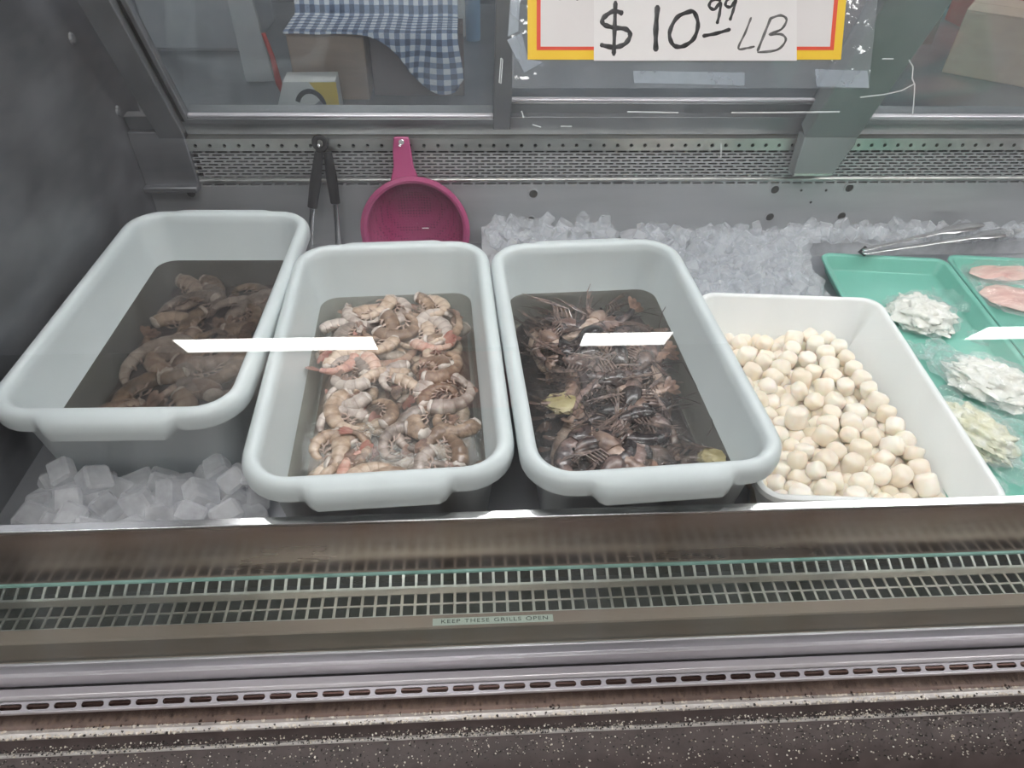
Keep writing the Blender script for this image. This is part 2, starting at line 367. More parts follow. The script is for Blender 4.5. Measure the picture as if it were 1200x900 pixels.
for x, y in ((625, 227), (622, 258), (908, 222), (902, 254), (995, 220), (986, 253), (224, 226)):
    q = at_y(x, y, REAR)
    b = MB().lathe([(.0100, -.001), (.0128, -.001), (.0128, .0015), (.0100, .0015), (.0100, -.001)], 16, basis((q.x, REAR-.001, q.z), (1, 0, 0), (0, 0, 1), (0, -1, 0)))
    h = cpart(b, 'mounting_hole', 'steel_rear')
    b = MB().lathe([(.0001, 0), (.0102, 0)], 16, basis((q.x, REAR-.0008, q.z), (1, 0, 0), (0, 0, 1), (0, -1, 0))); b.v = [(x_, y_-.9, z_) for x_, y_, z_ in b.v]
    b.build('hole_shade_disc', 'cavity_shade', h)  # flat dark disc painted as the shade of an uncut hole
for x, y in ((939, 223), (968, 223), (950, 237)):
    q = at_y(x, y, REAR); cpart(MB().lathe([(.0001, .0008), (.003, .0008), (.0032, 0)], 10, basis((q.x, REAR-.0005, q.z), (1, 0, 0), (0, 0, 1), (0, -1, 0))), 'rivet_shade_disc', 'cavity_shade')  # small dark disc in place of a shaded hole, panel uncut
# left end wall and rear frame
BOLTS = []
for x_, y_ in ((138, 130), (84, 45)):
    d_ = ray(x_, y_); q = CAM+d_*(XL/d_.x); BOLTS.append((q.y, q.z))
cpart(MB().prism([(XL, .40, .45), (XL, REAR+.08, .45), (XL, REAR+.08, 1.05), (XL, 1.26, CT), (XL, .93, CT), (XL, .43, .70)], (-.05, 0, 0)), 'end_wall', 'steel_wall', smooth=False)
for (y, z) in BOLTS:
    cpart(MB().lathe([(.0001, .005), (.008, .004), (.011, 0)], 12, basis((XL, y, z), (0, 1, 0), (0, 0, 1), (1, 0, 0))), 'wall_bolt', 'frame_grey')
DT = R(25); DU = Vector((0, -math.sin(DT), math.cos(DT))); DN = Vector((0, -math.cos(DT), -math.sin(DT)))
def door_mat(x, off): return basis(Vector((x, REAR+.012, .997)) + DN*off, (1, 0, 0), DU, DN)
DH = .64
def cmat(M): T = Matrix.Translation((0, -.9, 0)); return T @ M
def dbox(name, a, b, mat, x, off, parent, bevel=.002): return MB().box(a, b, cmat(door_mat(x, off))).build(name, mat, parent, bevel=bevel)
dbox('rear_jamb', (0, -.05, 0), (.055, DH, .035), 'frame_grey', -.672, .004, case)
dbox('jamb_gasket', (0, 0, 0), (.010, DH, .015), 'gasket', -.617, .004, case)
def sliding_door(x0, x1, off, name, left, right, rail=.026):
    f = dbox('sliding_door', (x0, 0, 0), (x1, rail, .022), 'frame_grey', 0, off, case)
    dbox('door_stile', (x0, -.008 if left > .03 else rail, 0), (x0+left, DH, .022), 'frame_grey', 0, off+.0005, f)
    dbox('door_stile', (x1-right, -.016 if right > .03 else rail, 0), (x1, DH, .022), 'frame_grey', 0, off+.0005, f)
    dbox('rail_trim', (x0+left, rail, .010), (x1-right, rail+.007, .020), 'aluminium', 0, off, f)
    dbox('door_pane', (x0+left, rail, .004), (x1-right, DH, .009), 'door_glass', 0, off, f)
    return f
sliding_door(-.607, .086, .003, '', .010, .038, .015)
sliding_door(.055, .80, -.028, '', .03, .04, .03)
sliding_door(.86, 1.62, .003, '', .010, .038, .015)
dbox('door_track', (-.62, -.05, -.055), (XR, -.022, .002), 'frame_grey', 0, 0, case)
# centre post with its chamfered foot over the air panel
FY = REAR-.045; fz = at_y(950, 206, FY).z; pz = at_y(965, 160, FY).z; fch = at_y(1005, 170, FY).z
xl, xb_, xr = at_y(934, 190, FY).x, at_y(975, 206, FY).x, at_y(1004, 165, FY).x
Mp = cmat(basis((0, FY, pz-.003), (1, 0, 0), DU, DN))
MB().box((xl, 0, -.040), (xr, .66, 0), Mp).build('centre_post', 'post_paint', case, bevel=.003)
MB().prism([(xl, FY-.9, fz), (xb_, FY-.9, fz), (xr, FY-.9, min(fch, pz-.004)), (xr, FY-.9, pz), (xl, FY-.9, pz)], (0, REAR-.010-FY, 0)).build('post_foot', 'post_paint', case, bevel=.003)
MB().box((xl+.002, FY-.9022, fz+.001), (xb_-.002, FY-.9002, fz+.006)).build('foot_flange', 'steel_grille', case)
# canopy and its tube, above the view
cpart(MB().box((XL-.05, .93, CT-.005), (XR, 1.30, CT+.03)), 'canopy', 'steel_wall', bevel=.004)
cpart(MB().box((XL+.1, 1.03, CT-.028), (XR-.1, 1.16, CT-.006)), 'lamp_housing', 'white_print', bevel=.003)
cpart(MB().tube([(XL+.15, 1.095, CT-.045), (XR-.15, 1.095, CT-.045)], .016, 12), 'lamp_tube', 'tube_white')

# front: profile found at the picture's middle column, run along the case
S = .8315
def F(y, z): return (y*S, 1.55-(1.55-z)*S)
LY = .563
cpart(MB().extrude_x([(LY, .69), (LY, .808), (LY+.004, .812), (LY+.010, .812), (LY+.012, .808), (LY+.012, .65), (LY+.008, .65)], XL, XR), 'deck_lip', 'steel_lip', bevel=.0012)
cpart(MB().extrude_x([(LY-.0015, .8115), (LY-.0005, .8135), (LY+.0115, .8135), (LY+.0125, .8115)], XL, XR), 'lip_highlight', 'bright_steel', bevel=.0006)  # brighter strip added for the light caught along the lip
y0, z0 = F(.668, .532); y1, z1 = F(.6497, .511); y2, z2 = F(.577, .511)
# sloping row of openings, then two flat rows
ln = math.hypot(LY-y1, .694-z1); uu = Vector((0, (LY-y1)/ln, (.694-z1)/ln)); nn = Vector((0, -uu.z, uu.y))
PU = .0184; NG = int((XR-XL)/PU)
cpart(perf(NG, 1, PU, ln, ('rect', .0073, ln*.36), basis((XL, y1, z1), (1, 0, 0), uu, nn), .002), 'grille_slope', 'steel_grille', smooth=False)
ya, yb = F(.640, 0)[0], F(.598, 0)[0]; pv = (ya-yb)/2
cpart(perf(NG, 2, PU, pv, ('rect', .0073, pv*.42), basis((XL, yb, z1), (1, 0, 0), (0, 1, 0), (0, 0, 1)), .002), 'air_grille', 'steel_grille', smooth=False)
cpart(MB().box((XL, ya, z1-.002), (XR, y1+.0005, z1)), 'grille_bend', 'steel_grille', smooth=False)
zg = F(0, .457)[1]
cpart(MB().extrude_x([(yb, z1), (y2, z1), (y2-.002, z1-.002), (y2-.002, zg-.03), (y2, zg-.03), (y2, z1-.003), (yb, z1-.003)], XL, XR), 'grille_plate', 'brown_panel')
cbox('grille_cavity', (XL, y2+.004, z1-.07), (XR, LY+.008, z1-.055), 'cavity_shade')
st0 = at_z(507, 729, z1); st1 = at_z(648, 723, z1)
sm = basis((st0.x, y2+.0015, z1+.0004), (1, 0, 0), (0, 1, 0), (0, 0, 1)); sw = st1.x-st0.x
stk = cpart(MB().box((0, 0, -.0003), (sw, .0105, .0003), sm), 'grille_sticker', 'sticker', smooth=False)
def text_mesh(body, size, mat, name, material, parent, ext=.0002, width=None):
    cu = bpy.data.curves.new(name, 'FONT'); cu.body = body; cu.size = size; cu.extrude = ext; cu.space_character = 1.15; cu.space_word = 1.3
    ob = bpy.data.objects.new(name, cu); C.objects.link(ob); dg = bpy.context.evaluated_depsgraph_get()
    me = bpy.data.meshes.new_from_object(ob.evaluated_get(dg)); bpy.data.objects.remove(ob)
    xs = [v_.co.x for v_ in me.vertices]; k = width/(max(xs)-min(xs)) if width else 1
    for v_ in me.vertices: v_.co.x *= k
    me.transform(mat); me.name = name
    return link(name, me, material, parent)
text_mesh('KEEP THESE GRILLS OPEN', .0078, cmat(sm @ Matrix.Translation((.011, .003, .0004))), 'sticker_text', 'sticker_ink', stk, width=sw-.019)
# glass channel
gy = .436; zt = .677
cpart(MB().extrude_x([(gy+.016, zt-.06), (gy+.018, zt+.004), (gy+.014, zt+.004), (gy+.012, zt-.012), (gy+.003, zt-.012), (gy+.003, zt+.0005), (gy, zt), (gy-.0005, zt-.0235), (gy+.004, zt-.0255), (gy+.006, zt-.06)], XL-.05, XR), 'glass_channel', 'aluminium', bevel=.0008)
cbox('gasket_strip', (XL, gy+.0185, zt-.05), (XR, y2-.004, zt-.035), 'brown_panel')
L = (CT-.68)/math.cos(TILT)
fg = cpart(MB().box((XL-.02, -.006, -.003), (XR, L, .003), basis(GP, (1, 0, 0), GV, GN)), 'front_glass', 'front_glass', smooth=False)
lowtop = (on_glass(600, 668, -.012)-GP).dot(GV)
lg = cpart(MB().box((XL, .0, -.003), (XR, lowtop, .003), basis(GP-GN*.012, (1, 0, 0), GV, GN)), 'low_glass', 'low_glass', smooth=False)
MB().box((XL, lowtop, -.003), (XR, lowtop+.0022, .003), cmat(basis(GP-GN*.012, (1, 0, 0), GV, GN))).build('polished_edge', 'glass_edge', lg, smooth=False)
# vented rail in front of the channel
r0 = F(.520, .470); r1 = F(.514, .478); r2 = F(.5055, .4795); r3 = F(.500, .4755)
cpart(MB().extrude_x([(r0[0], r0[1]-.02), r0, (r0[0]-.001, r1[1]-.002), (r1[0]-.001, r1[1]), (r2[0], r2[1]), (r3[0]+.001, r3[1]+.0012), r3, (r3[0], r3[1]-.02)], XL-.05, XR), 'front_rail', 'aluminium', bevel=.0006)
s0 = F(.4985, .4755); s1 = F(.4852, .4705); ln = math.hypot(s0[0]-s1[0], s0[1]-s1[1]); uu = Vector((0, (s0[0]-s1[0])/ln, (s0[1]-s1[1])/ln)); nn = Vector((0, -uu.z, uu.y))
PS = .0338
cpart(perf(int((XR-XL)/PS)+2, 1, PS, ln, ('stad', .0142, ln*.30), basis((XL-.05, s1[0], s1[1]), (1, 0, 0), uu, nn), .002), 'vent_strip', 'vent_metal', smooth=False)
cpart(MB().extrude_x([(s0[0], s0[1]-.012), (s1[0], s1[1]-.012), (s1[0], s1[1]-.020), (s0[0], s0[1]-.020)], XL-.05, XR), 'vent_cavity', 'cavity_shade')
a0 = F(.4845, .4705); a1 = F(.484, .416)
cpart(MB().extrude_x([(s1[0]+.001, s1[1]), (s1[0]-.0012, s1[1]+.0004), (s1[0]-.0022, s1[1]-.001), (s1[0]-.0022, s1[1]-.004), (s1[0]-.0005, s1[1]-.005)], XL-.05, XR), 'vent_edge', 'aluminium', bevel=.0004)
cpart(MB().extrude_x([(a0[0]-.0015, s1[1]-.004), (a1[0]-.0015, a1[1]-.004), (a1[0]+.03, a1[1]-.004), (a0[0]+.012, s1[1]-.004)], XL-.05, XR), 'front_fascia', 'red_brown_steel')
g0 = F(.4835, .412); g1 = F(.469, .4105)
cpart(MB().extrude_x([(g0[0]+.02, g0[1]-.01), (g0[0], g0[1]), ((g0[0]+g1[0])/2, g0[1]+.0015), (g1[0]+.001, g1[1]), (g1[0], g1[1]-.003), (g1[0]+.004, g1[1]-.010)], XL-.05, XR), 'bumper_ledge', 'ledge_metal', bevel=.0006)
k = [F(.472, .405), F(.466, .388), F(.4595, .381), F(.4575, .3845), F(.455, .386), F(.4525, .384), F(.448, .381), F(.425, .372), F(.395, .352), F(.375, .31), F(.37, .25), F(.40, .20), (.42, .05), (.55, .05), (.55, .60), (.46, .60)]
cpart(MB().extrude_x(k, XL-.05, XR), 'bumper', 'bumper')
rid = [F(.4600, .3825), F(.4578, .3862), F(.4552, .3872), F(.4528, .3855), F(.452, .3835)]
cpart(MB().extrude_x(rid, XL-.05, XR), 'bumper_bead', 'ledge_metal')
cbox('case_base', (XL-.05, .57, .05), (XR, REAR+.06, DECK-.032), 'steel_wall')
# stone flecks lying on the ledge and bumper
def chips(name, n, mat, zones):
    b = MB()
    for i in range(n):
        (pa, pb), size = random.choice(zones); f = random.random(); x = random.uniform(XL, 1.25)
        dens = .5+.5*noise.noise((x*5, pa[0]*30, 2.0)) + .35*noise.noise((x*19, pa[0]*30, 5.0))
        if random.random() > dens+.18: continue
        y = pa[0]+(pb[0]-pa[0])*f; z = pa[1]+(pb[1]-pa[1])*f
        s = size*random.choice((.5, .7, .9, 1.2, 1.7)); a = random.uniform(0, 2*PI)
        pts = [Vector((x+s*random.uniform(.6, 1)*math.cos(a+k_*2*PI/5), y+s*random.uniform(.6, 1)*math.sin(a+k_*2*PI/5), z+s*random.uniform(-.2, .25))) for k_ in range(5)]
        b.prism([q+Vector((0, 0, -.0006)) for q in pts], (0, -.0003, s*.5+.0008))
    o = cpart(b, name, mat, smooth=False); o['kind'] = 'stuff'; return o
Z1 = [((g0, g1), .0014)]; Z2 = [((F(.466, .3885), F(.460, .382)), .0009), ((F(.458, .387), F(.453, .386)), .0010), ((F(.450, .3825), F(.425, .3725)), .0009), ((F(.425, .3725), F(.396, .354)), .0009)]
chips('white_flecks', 8500, 'chip_white', Z1*3+Z2); chips('black_flecks', 8000, 'chip_black', Z1+Z2*2)

# ------------------------------------------------------------------ price card on the front glass
def gpt(x, y): p_ = on_glass(x, y); return ((p_-GP).dot(Vector((1, 0, 0))), (p_-GP).dot(GV))
cb = gpt(800, 72); card_t = tag(empty('price_card', GP+Vector((cb[0], 0, 0))+GV*cb[1]+GN*.0035), 'yellow and red bordered price card handwritten $10.99 LB taped to the glass', 'price card')
GM = basis((0, 0, 0), (1, 0, 0), GV, GN)
def gquad(name, pts, w0, w1, mat, smooth=False, parent=card_t):
    b = MB().prism([GM @ Vector((x-cb[0], y-cb[1], w0)) for x, y in pts], GM.to_3x3() @ Vector((0, 0, w1-w0))); return b.build(name, mat, parent, smooth=smooth)
def gq(name, pxs, w0, w1, mat): return gquad(name, [gpt(*q) for q in pxs], w0, w1, mat)
TOPE = .17
def strip(px0, py0, px1, py1, w0, w1, name, mat, top=True):
    a = gpt(px0, py1); b = gpt(px1, py1)
    c_ = gpt(px1, py0); d_ = gpt(px0, py0)
    if top: c_ = (b[0], b[1]+TOPE); d_ = (a[0], a[1]+TOPE)
    return gquad(name, [a, b, c_, d_], w0, w1, mat)
strip(618, 0, 983, 71, .0005, .0010, 'card_sheet', 'ink_yellow')
strip(628.5, 0, 974.5, 60, .0010, .0013, 'red_border', 'ink_red')
strip(633, 0, 970, 56, .0013, .0016, 'card_face', 'paper_white')
strip(695, 0, 931, 72.5, .0016, .0021, 'price_slip', 'paper_bright', top=False)
a, b_ = gpt(695, 72.5), gpt(931, 72.5)
strip(600, 0, 1016, 104, -.0004, .0002, 'plastic_sleeve', 'sleeve').name = 'plastic_sleeve'
def ink(name, px, wd, mat, z=.0021):
    pts = [gpt(*q) for q in px]; k_ = wd*.00096; P = [GM @ Vector((x-cb[0], y-cb[1], z+.0002)) for x, y in pts]
    # smooth the polyline
    Q = []
    for i in range(len(P)-1):
        p0, p1, p2, p3 = P[max(i-1, 0)], P[i], P[i+1], P[min(i+2, len(P)-1)]
        for s_ in range(6):
            u = s_/6; Q.append(.5*((2*p1)+(p2-p0)*u+(2*p0-5*p1+4*p2-p3)*u*u+(3*p1-p0-3*p2+p3)*u**3))
    Q.append(P[-1])
    return MB().tube(Q, [k_*(.5 if i in (0, len(Q)-1) else 1)*(1+.15*math.sin(i*1.3)) for i in range(len(Q))], 8, .12, up=GN).build(name, mat, card_t)
ink('ink_stroke', [(729, 18), (718, 15), (706, 23), (706, 30), (717, 34), (732, 36), (737, 43), (731, 53), (718, 57), (702, 54)], 2.5, 'ink_black')
ink('ink_stroke', [(720, 3), (719, 35), (718, 67)], 2.3, 'ink_black')
ink('ink_stroke', [(769, 8), (767, 36), (767, 62)], 2.9, 'ink_black')
ink('ink_stroke', [(808, 15), (792, 22), (783, 40), (787, 54), (798, 56), (811, 47), (816, 30), (811, 16), (802, 17)], 2.3, 'ink_black')
ink('ink_stroke', [(843, 2), (833, 2), (829, 9), (835, 13), (842, 5), (841, 18), (838, 30)], 1.7, 'ink_black')
ink('ink_stroke', [(860, 0), (851, 1), (848, 8), (854, 10), (860, 2), (857, 14), (853, 26)], 1.6, 'ink_black')
ink('ink_stroke', [(821, 44), (837, 41), (854, 36)], 1.9, 'ink_black')
ink('ink_stroke', [(878, 22), (871, 40), (863, 58), (873, 58), (882, 56)], 1.2, 'ink_grey')
ink('ink_stroke', [(901, 22), (893, 42), (885, 62)], 1.5, 'ink_grey')
ink('ink_stroke', [(899, 24), (912, 20), (919, 25), (913, 36), (899, 42), (913, 42), (918, 49), (908, 60), (885, 63)], 1.3, 'ink_grey')
ink('ink_stroke', [(656, 2), (655, -6)], 2.2, 'ink_black', .0016); ink('ink_stroke', [(677, 2), (674, -6)], 2.2, 'ink_black', .0016)
for pts in ([(594, 48), (611, 40), (618, 70), (636, 74), (614, 86)], [(741, 84), (871, 86), (871, 101), (742, 98)], [(598, 0), (609, 0), (607, 38), (595, 44)], [(953, 82), (1014, 84), (1016, 104), (955, 102)]):
    gq('tape_strip', pts, .0003, .0007, 'tape')
# old tape glue on the pane
def glue(px, wd, name='tape_residue'):
    P = [on_glass(x, y, .0032)-Vector((0, .9, 0)) for x, y in px]
    MB().tube(P, wd*.0008, 6, .25, up=GN).build(name, 'residue', fg)
glue([(1065, 70), (1070, 78), (1069, 92), (1072, 99), (1071, 118), (1069, 137)], .9)
glue([(1008, 114), (1035, 111), (1057, 106), (1072, 98)], .8)
glue([(857, 132), (900, 132), (984, 131)], 1.0); glue([(735, 131), (795, 132)], .9); glue([(657, 148), (670, 148)], .8)
glue([(1034, 69), (1047, 69)], .8); glue([(611, 130), (614, 138)], .8); glue([(624, 146), (634, 149)], .8); glue([(587, 68), (589, 70), (587, 98), (585, 97), (587, 68)], .7); glue([(845, 168), (845, 185)], .7)

# ------------------------------------------------------------------ grey bus tubs
TW, TD, THT = .344, .592, .175
def tub_mesh():
    base = rrect(TW/2, TD/2, .058, 7, 26)
    # (outward offset from the rim's centre line, z)
    prof = [(-.032, .006), (-.0295, .009), (-.0115, THT-.020), (-.0095, THT-.006), (-.005, THT-.001), (0, THT), (.007, THT-.0015), (.0125, THT-.008), (.0145, THT-.017), (.0135, THT-.030), (.0105, THT-.031), (.009, THT-.020), (-.005, THT-.014), (-.0085, THT-.022), (-.026, .003), (-.031, 0)]
    rings = []
    for x, y, nx, ny in base:
        h = 0
        if abs(ny) > .95: h = sstep(.098-abs(x), 0, .016)
        ring = []
        for i, (o, z) in enumerate(prof):
            if 6 <= i <= 11: o += h*(.006 if i == 6 else .014); z -= h*(0 if i == 6 else .001+.005*(i >= 8))
            ring.append(Vector((x+nx*o, y+ny*o, z)))
        rings.append(ring)
    b = MB(); b.loft(rings, closed=True)
    n = len(rings); kf = len(prof)
    b.f = [f for f in b.f if not ({f[0] % kf, f[1] % kf} == {0, kf-1})]
    b.f.append(tuple(i*kf for i in range(n))); b.f.append(tuple(i*kf+kf-1 for i in range(n))[::-1])
    return b
tme = tub_mesh().mesh('bus_tub', angle=60); tme.materials.append(MATS['tub_plastic'])
TUBS = []
for (x, y, z, rz, lab) in ((-.523, 1.029, .6915, -.8, 'grey plastic bus tub of dark murky shrimp water beside the steel end wall'),
                           (-.145, .895, .6905, 2.6, 'grey plastic bus tub heaped with pale tan shrimp in front of the pink strainer'),
                           (.231, .889, .6945, 3.0, 'grey plastic bus tub of dark head-on shrimp beside the white scallop bin')):
    o = link('bus_tub', tme, None, None, (x, y, z)); o.rotation_euler.z = R(rz)
    tag(o, lab, 'tub', 'grey bus tubs'); TUBS.append(o)
def tub_inset(h): return .0295 - .018*min(1, max(0, (h-.009)/(THT-.029)))
def water(i, h, mat, label):
    ins = tub_inset(h)+.0012; ins0 = tub_inset(.012)+.0012
    r1_ = rrect(TW/2-ins, TD/2-ins, .058-ins); r0_ = rrect(TW/2-ins0, TD/2-ins0, .058-ins0)
    b = MB().loft([[Vector((p_[0], p_[1], .0085)) for p_ in r0_], [Vector((p_[0], p_[1], h)) for p_ in r1_]])
    o = b.build('tub_water', mat, None, TUBS[i].location, smooth=False); o.rotation_euler.z = TUBS[i].rotation_euler.z
    return tag(o, label, 'water', kind='stuff')
WH = .074
water(0, WH, 'water_murky', 'murky brown water in the tub beside the steel end wall')
water(1, WH-.003, 'water_pale', 'cloudy water around the pale shrimp in the tub by the strainer')
water(2, WH, 'water_dark', 'dark rippled water over the head-on shrimp in the tub')

# ------------------------------------------------------------------ shrimp
def shrimp_path(curl, Ls, n=40):
    P = []; a = -curl*.45; x = y = 0; ds = Ls/(n-1); T = []
    for i in range(n):
        s_ = i/(n-1); P.append(Vector((x, y, 0))); T.append(Vector((math.cos(a), math.sin(a), 0)))
        a += curl*(.55+.9*s_)/(n-1); x += math.cos(a)*ds; y += math.sin(a)*ds
    c_ = sum(P, Vector())/n
    return [q-c_ for q in P], T
def blade(b, root, d, side, ln_, wd):
    d = d.normalized(); side = side.normalized(); up_ = d.cross(side).normalized(); rings = []
    for k_, (f, w_) in enumerate(((0, .3), (.3, .8), (.65, 1), (.9, .7), (1, .25))):
        c_ = root+d*ln_*f+up_*(.0012*math.sin(f*3)); rings.append([c_+side*wd*w_, c_+up_*.0006, c_-side*wd*w_, c_-up_*.0006])
    b.loft(rings)
def make_shrimp(curl, Ls, rad, shell, tail, head=False, leg='leg_tan', ante=False, seed=0):
    rnd = random.Random(seed); P, T = shrimp_path(curl, Ls); n = len(P)
    root = empty('raw_shrimp'); Z = Vector((0, 0, 1)); b = MB(); rings = []; segs = []
    sides = 12
    for i in range(n):
        s_ = i/(n-1); seg = (s_*6.5) % 1
        r = rad*(1-.72*s_**1.15)*(1.0+.11*seg**1.6-.04) * (.86+.14*math.sin(min(1, s_*5)*PI/2)); segs += [seg]*sides
        N = Vector((T[i].y, -T[i].x, 0))   # dorsal side, outside of the bend
        rings.append([P[i] + N*r*1.14*math.cos(2*PI*k_/sides) + Z*r*.80*math.sin(2*PI*k_/sides) for k_ in range(sides)])
    b.loft(rings); sh_o = b.build('shell', shell, root, angle=75)
    at_ = sh_o.data.attributes.new('seg', 'FLOAT', 'POINT'); at_.data.foreach_set('value', segs[:len(sh_o.data.vertices)])
    # legs under the belly
    lb = MB()
    for i in range(4, n-11, 5 if head else 6):
        N = Vector((-T[i].y, T[i].x, 0)); s_ = i/(n-1); r = rad*(1-.5*s_)
        for sg in (-1, 1):
            q0 = P[i]+N*r*.8+Z*sg*r*.35; q1 = q0+N*r*.75+T[i]*r*.35; q2 = q1+T[i]*r*.5+N*r*.2
            lb.tube([q0, q1, q2], [r*.16, r*.13, r*.04], 5, .6)
    lb.build('swimming_legs', leg, root)
    # tail fan
    tb = MB(); tr = P[-1]; td = T[-1]; sd = Vector((-td.y, td.x, 0))
    for k_, an in enumerate((-.62, -.22, .22, .62)):
        d = td*math.cos(an)+(Z*.5+sd*.86)*math.sin(an); blade(tb, tr-td*.002, d, (Z*.5+sd*.86)*math.cos(an)-td*math.sin(an), rad*1.75, rad*.34)
    blade(tb, tr-td*.002, td+Z*.15, sd, rad*1.1, rad*.18)
    tb.build('tail_fan', tail, root, angle=60)
    hd = -T[0]; h0 = P[0]; N0 = Vector((T[0].y, -T[0].x, 0))
    if not head:
        fb = MB(); rr = []
        for f, w_ in ((-.1, .80), (.15, .88), (.4, .78), (.62, .52), (.72, .18)):
            rr.append([h0+hd*rad*f*.75+N0*rad*w_*math.cos(2*PI*k_/10)*(1+.24*rnd.uniform(-1, 1))+Z*rad*.82*w_*math.sin(2*PI*k_/10)*(1+.24*rnd.uniform(-1, 1)) for k_ in range(10)])
        fb.loft(rr); fb.build('flesh_end', 'flesh', root, angle=80)
    else:
        hb = MB(); rr = []
        for f, w_ in ((-.15, 1.0), (.3, 1.14), (.9, 1.12), (1.6, .95), (2.2, .68), (2.7, .38), (2.9, .12)):
            rr.append([h0+hd*rad*f+N0*rad*(w_*1.05*math.cos(2*PI*k_/10)+.12*f)+Z*rad*.86*w_*math.sin(2*PI*k_/10) for k_ in range(10)])
        hb.loft(rr); hb.tube([h0+hd*rad*1.2+N0*rad*1.15, h0+hd*rad*2.6+N0*rad*1.0, h0+hd*rad*4.0+N0*rad*1.25], [rad*.16, rad*.12, rad*.02], 5)
        H = hb.build('head', shell, root, angle=60)
        eb = MB()
        for sg in (-1, 1):
            M_ = Matrix.Translation(h0+hd*rad*2.45+N0*rad*.35+Z*sg*rad*.55)
            eb.lathe([(rad*.18*math.sin(PI*k_/6)+1e-5, -rad*.22*math.cos(PI*k_/6)) for k_ in range(7)], 8, M_)
        eb.build('eyes', 'eye_black', H)
        wl = MB()
        for k_ in range(5):
            for sg in (-1, 1):
                q0 = h0+hd*rad*(.2+.45*k_)-N0*rad*.85+Z*sg*rad*.4; q1 = q0-N0*rad*(1.1+.2*k_)+hd*rad*.5+Z*sg*rad*.35; q2 = q1-N0*rad*.5+hd*rad*(1.4+rnd.random()); q3 = q2+hd*rad*.9+Z*rnd.uniform(-.3, .5)*rad
                wl.tube([q0, q1, q2, q3], [rad*.12, rad*.10, rad*.07, rad*.03], 5)
        wl.build('walking_legs', leg, root)
        ab = MB()
        for sg in (-1, 1):
            q = h0+hd*rad*2.6+Z*sg*rad*.3; d = (hd+N0*.2*sg).normalized(); path = [q]
            for k_ in range(9):
                d = (d+N0*rnd.uniform(-.25, .35)+Z*rnd.uniform(-.05, .12)).normalized(); q = q+d*.0075; path.append(q)
            ab.tube(path, [.0008]*9+[.0003], 5)
        ab.build('antennae', 'antenna', root)
    return root
class Heights:
    def __init__(s, a, b, base, res=.004):
        s.a, s.b, s.res = a, b, res; s.n = int(2*a/res)+1; s.m = int(2*b/res)+1; s.h = np.full((s.n, s.m), base, float)
        s.X, s.Y = np.meshgrid(np.linspace(-a, a, s.n), np.linspace(-b, b, s.m), indexing='ij')
    def at(s, x, y): return s.h[min(s.n-1, max(0, int(round((x+s.a)/s.res)))), min(s.m-1, max(0, int(round((y+s.b)/s.res))))]
    def put(s, x, y, r, z): mask = (s.X-x)**2+(s.Y-y)**2 < r*r; s.h[mask] = np.maximum(s.h[mask], z)
def heap(tub, h0, amp, mat, label):
    """lumpy mass of shrimp lying deep in the water"""
    b = MB(); nx, ny = 26, 44; ax, ay = TW/2-.034, TD/2-.034
    V = []
    for j in range(ny):
        for i in range(nx):
            x = -ax+2*ax*i/(nx-1); y = -ay+2*ay*j/(ny-1)
            e = min(1, min(ax-abs(x), ay-abs(y))/.02); qx, qy = abs(x)-ax+.032, abs(y)-ay+.032
            if qx > 0 and qy > 0:                      # keep inside the tub's rounded corners
                dd = math.hypot(qx, qy); e = min(e, max(0, (.030-dd)/.02))
                e = max(0, e)
                if dd > .030: x, y = math.copysign(ax-.032+qx*.030/dd, x), math.copysign(ay-.032+qy*.030/dd, y)
            V.append(Vector((x, y, .0095+(h0-.0095)*e+amp*e*noise.noise((x*34, y*34, h0*50)))))
    F_ = [(j*nx+i, j*nx+i+1, (j+1)*nx+i+1, (j+1)*nx+i) for j in range(ny-1) for i in range(nx-1)]
    b.add(V, F_); o = b.build('shrimp_mass', mat, None, tub.location, angle=80); o.rotation_euler.z = tub.rotation_euler.z
    return tag(o, label, 'shrimp', kind='stuff')
VC = {}
def verts_of(o):
    if o.data is None: V = np.zeros((0, 3))
    else:
        if o.data.name not in VC:
            a_ = np.empty(len(o.data.vertices)*3); o.data.vertices.foreach_get('co', a_); VC[o.data.name] = a_.reshape(-1, 3)
        V = VC[o.data.name]
    return np.vstack([V]+[verts_of(ch) for ch in o.children])
def keep_inside(o, M, V):
    """slide a shrimp inwards until no vertex of it pierces the tub's walls or floor"""
    for _ in range(4):
        A = np.array(M); P_ = V @ A[:3, :3].T + A[:3, 3]
        ins = .0295-.018*np.clip((P_[:, 2]-.009)/(THT-.029), 0, 1)+.0015
        lx, ly, rc = TW/2-ins, TD/2-ins, .058-ins
        dx = dy = 0.0
        for ax_, lim in ((0, lx), (1, ly)):
            d_ = -max(0, (P_[:, ax_]-lim).max())+max(0, (-P_[:, ax_]-lim).max())
            if ax_ == 0: dx = d_
            else: dy = d_
        qx, qy = np.abs(P_[:, 0])-lx+rc, np.abs(P_[:, 1])-ly+rc
        ov = np.where((qx > 0) & (qy > 0), np.hypot(qx, qy)-rc, 0); k_ = int(ov.argmax())
        if ov[k_] > 0 and not (dx or dy): dx, dy = -np.sign(P_[k_, 0])*ov[k_], -np.sign(P_[k_, 1])*ov[k_]
        dz = max(0, .0075-P_[:, 2].min())
        if abs(dx)+abs(dy)+dz < 1e-5: break
        M = Matrix.Translation((dx, dy, dz)) @ M
    return M
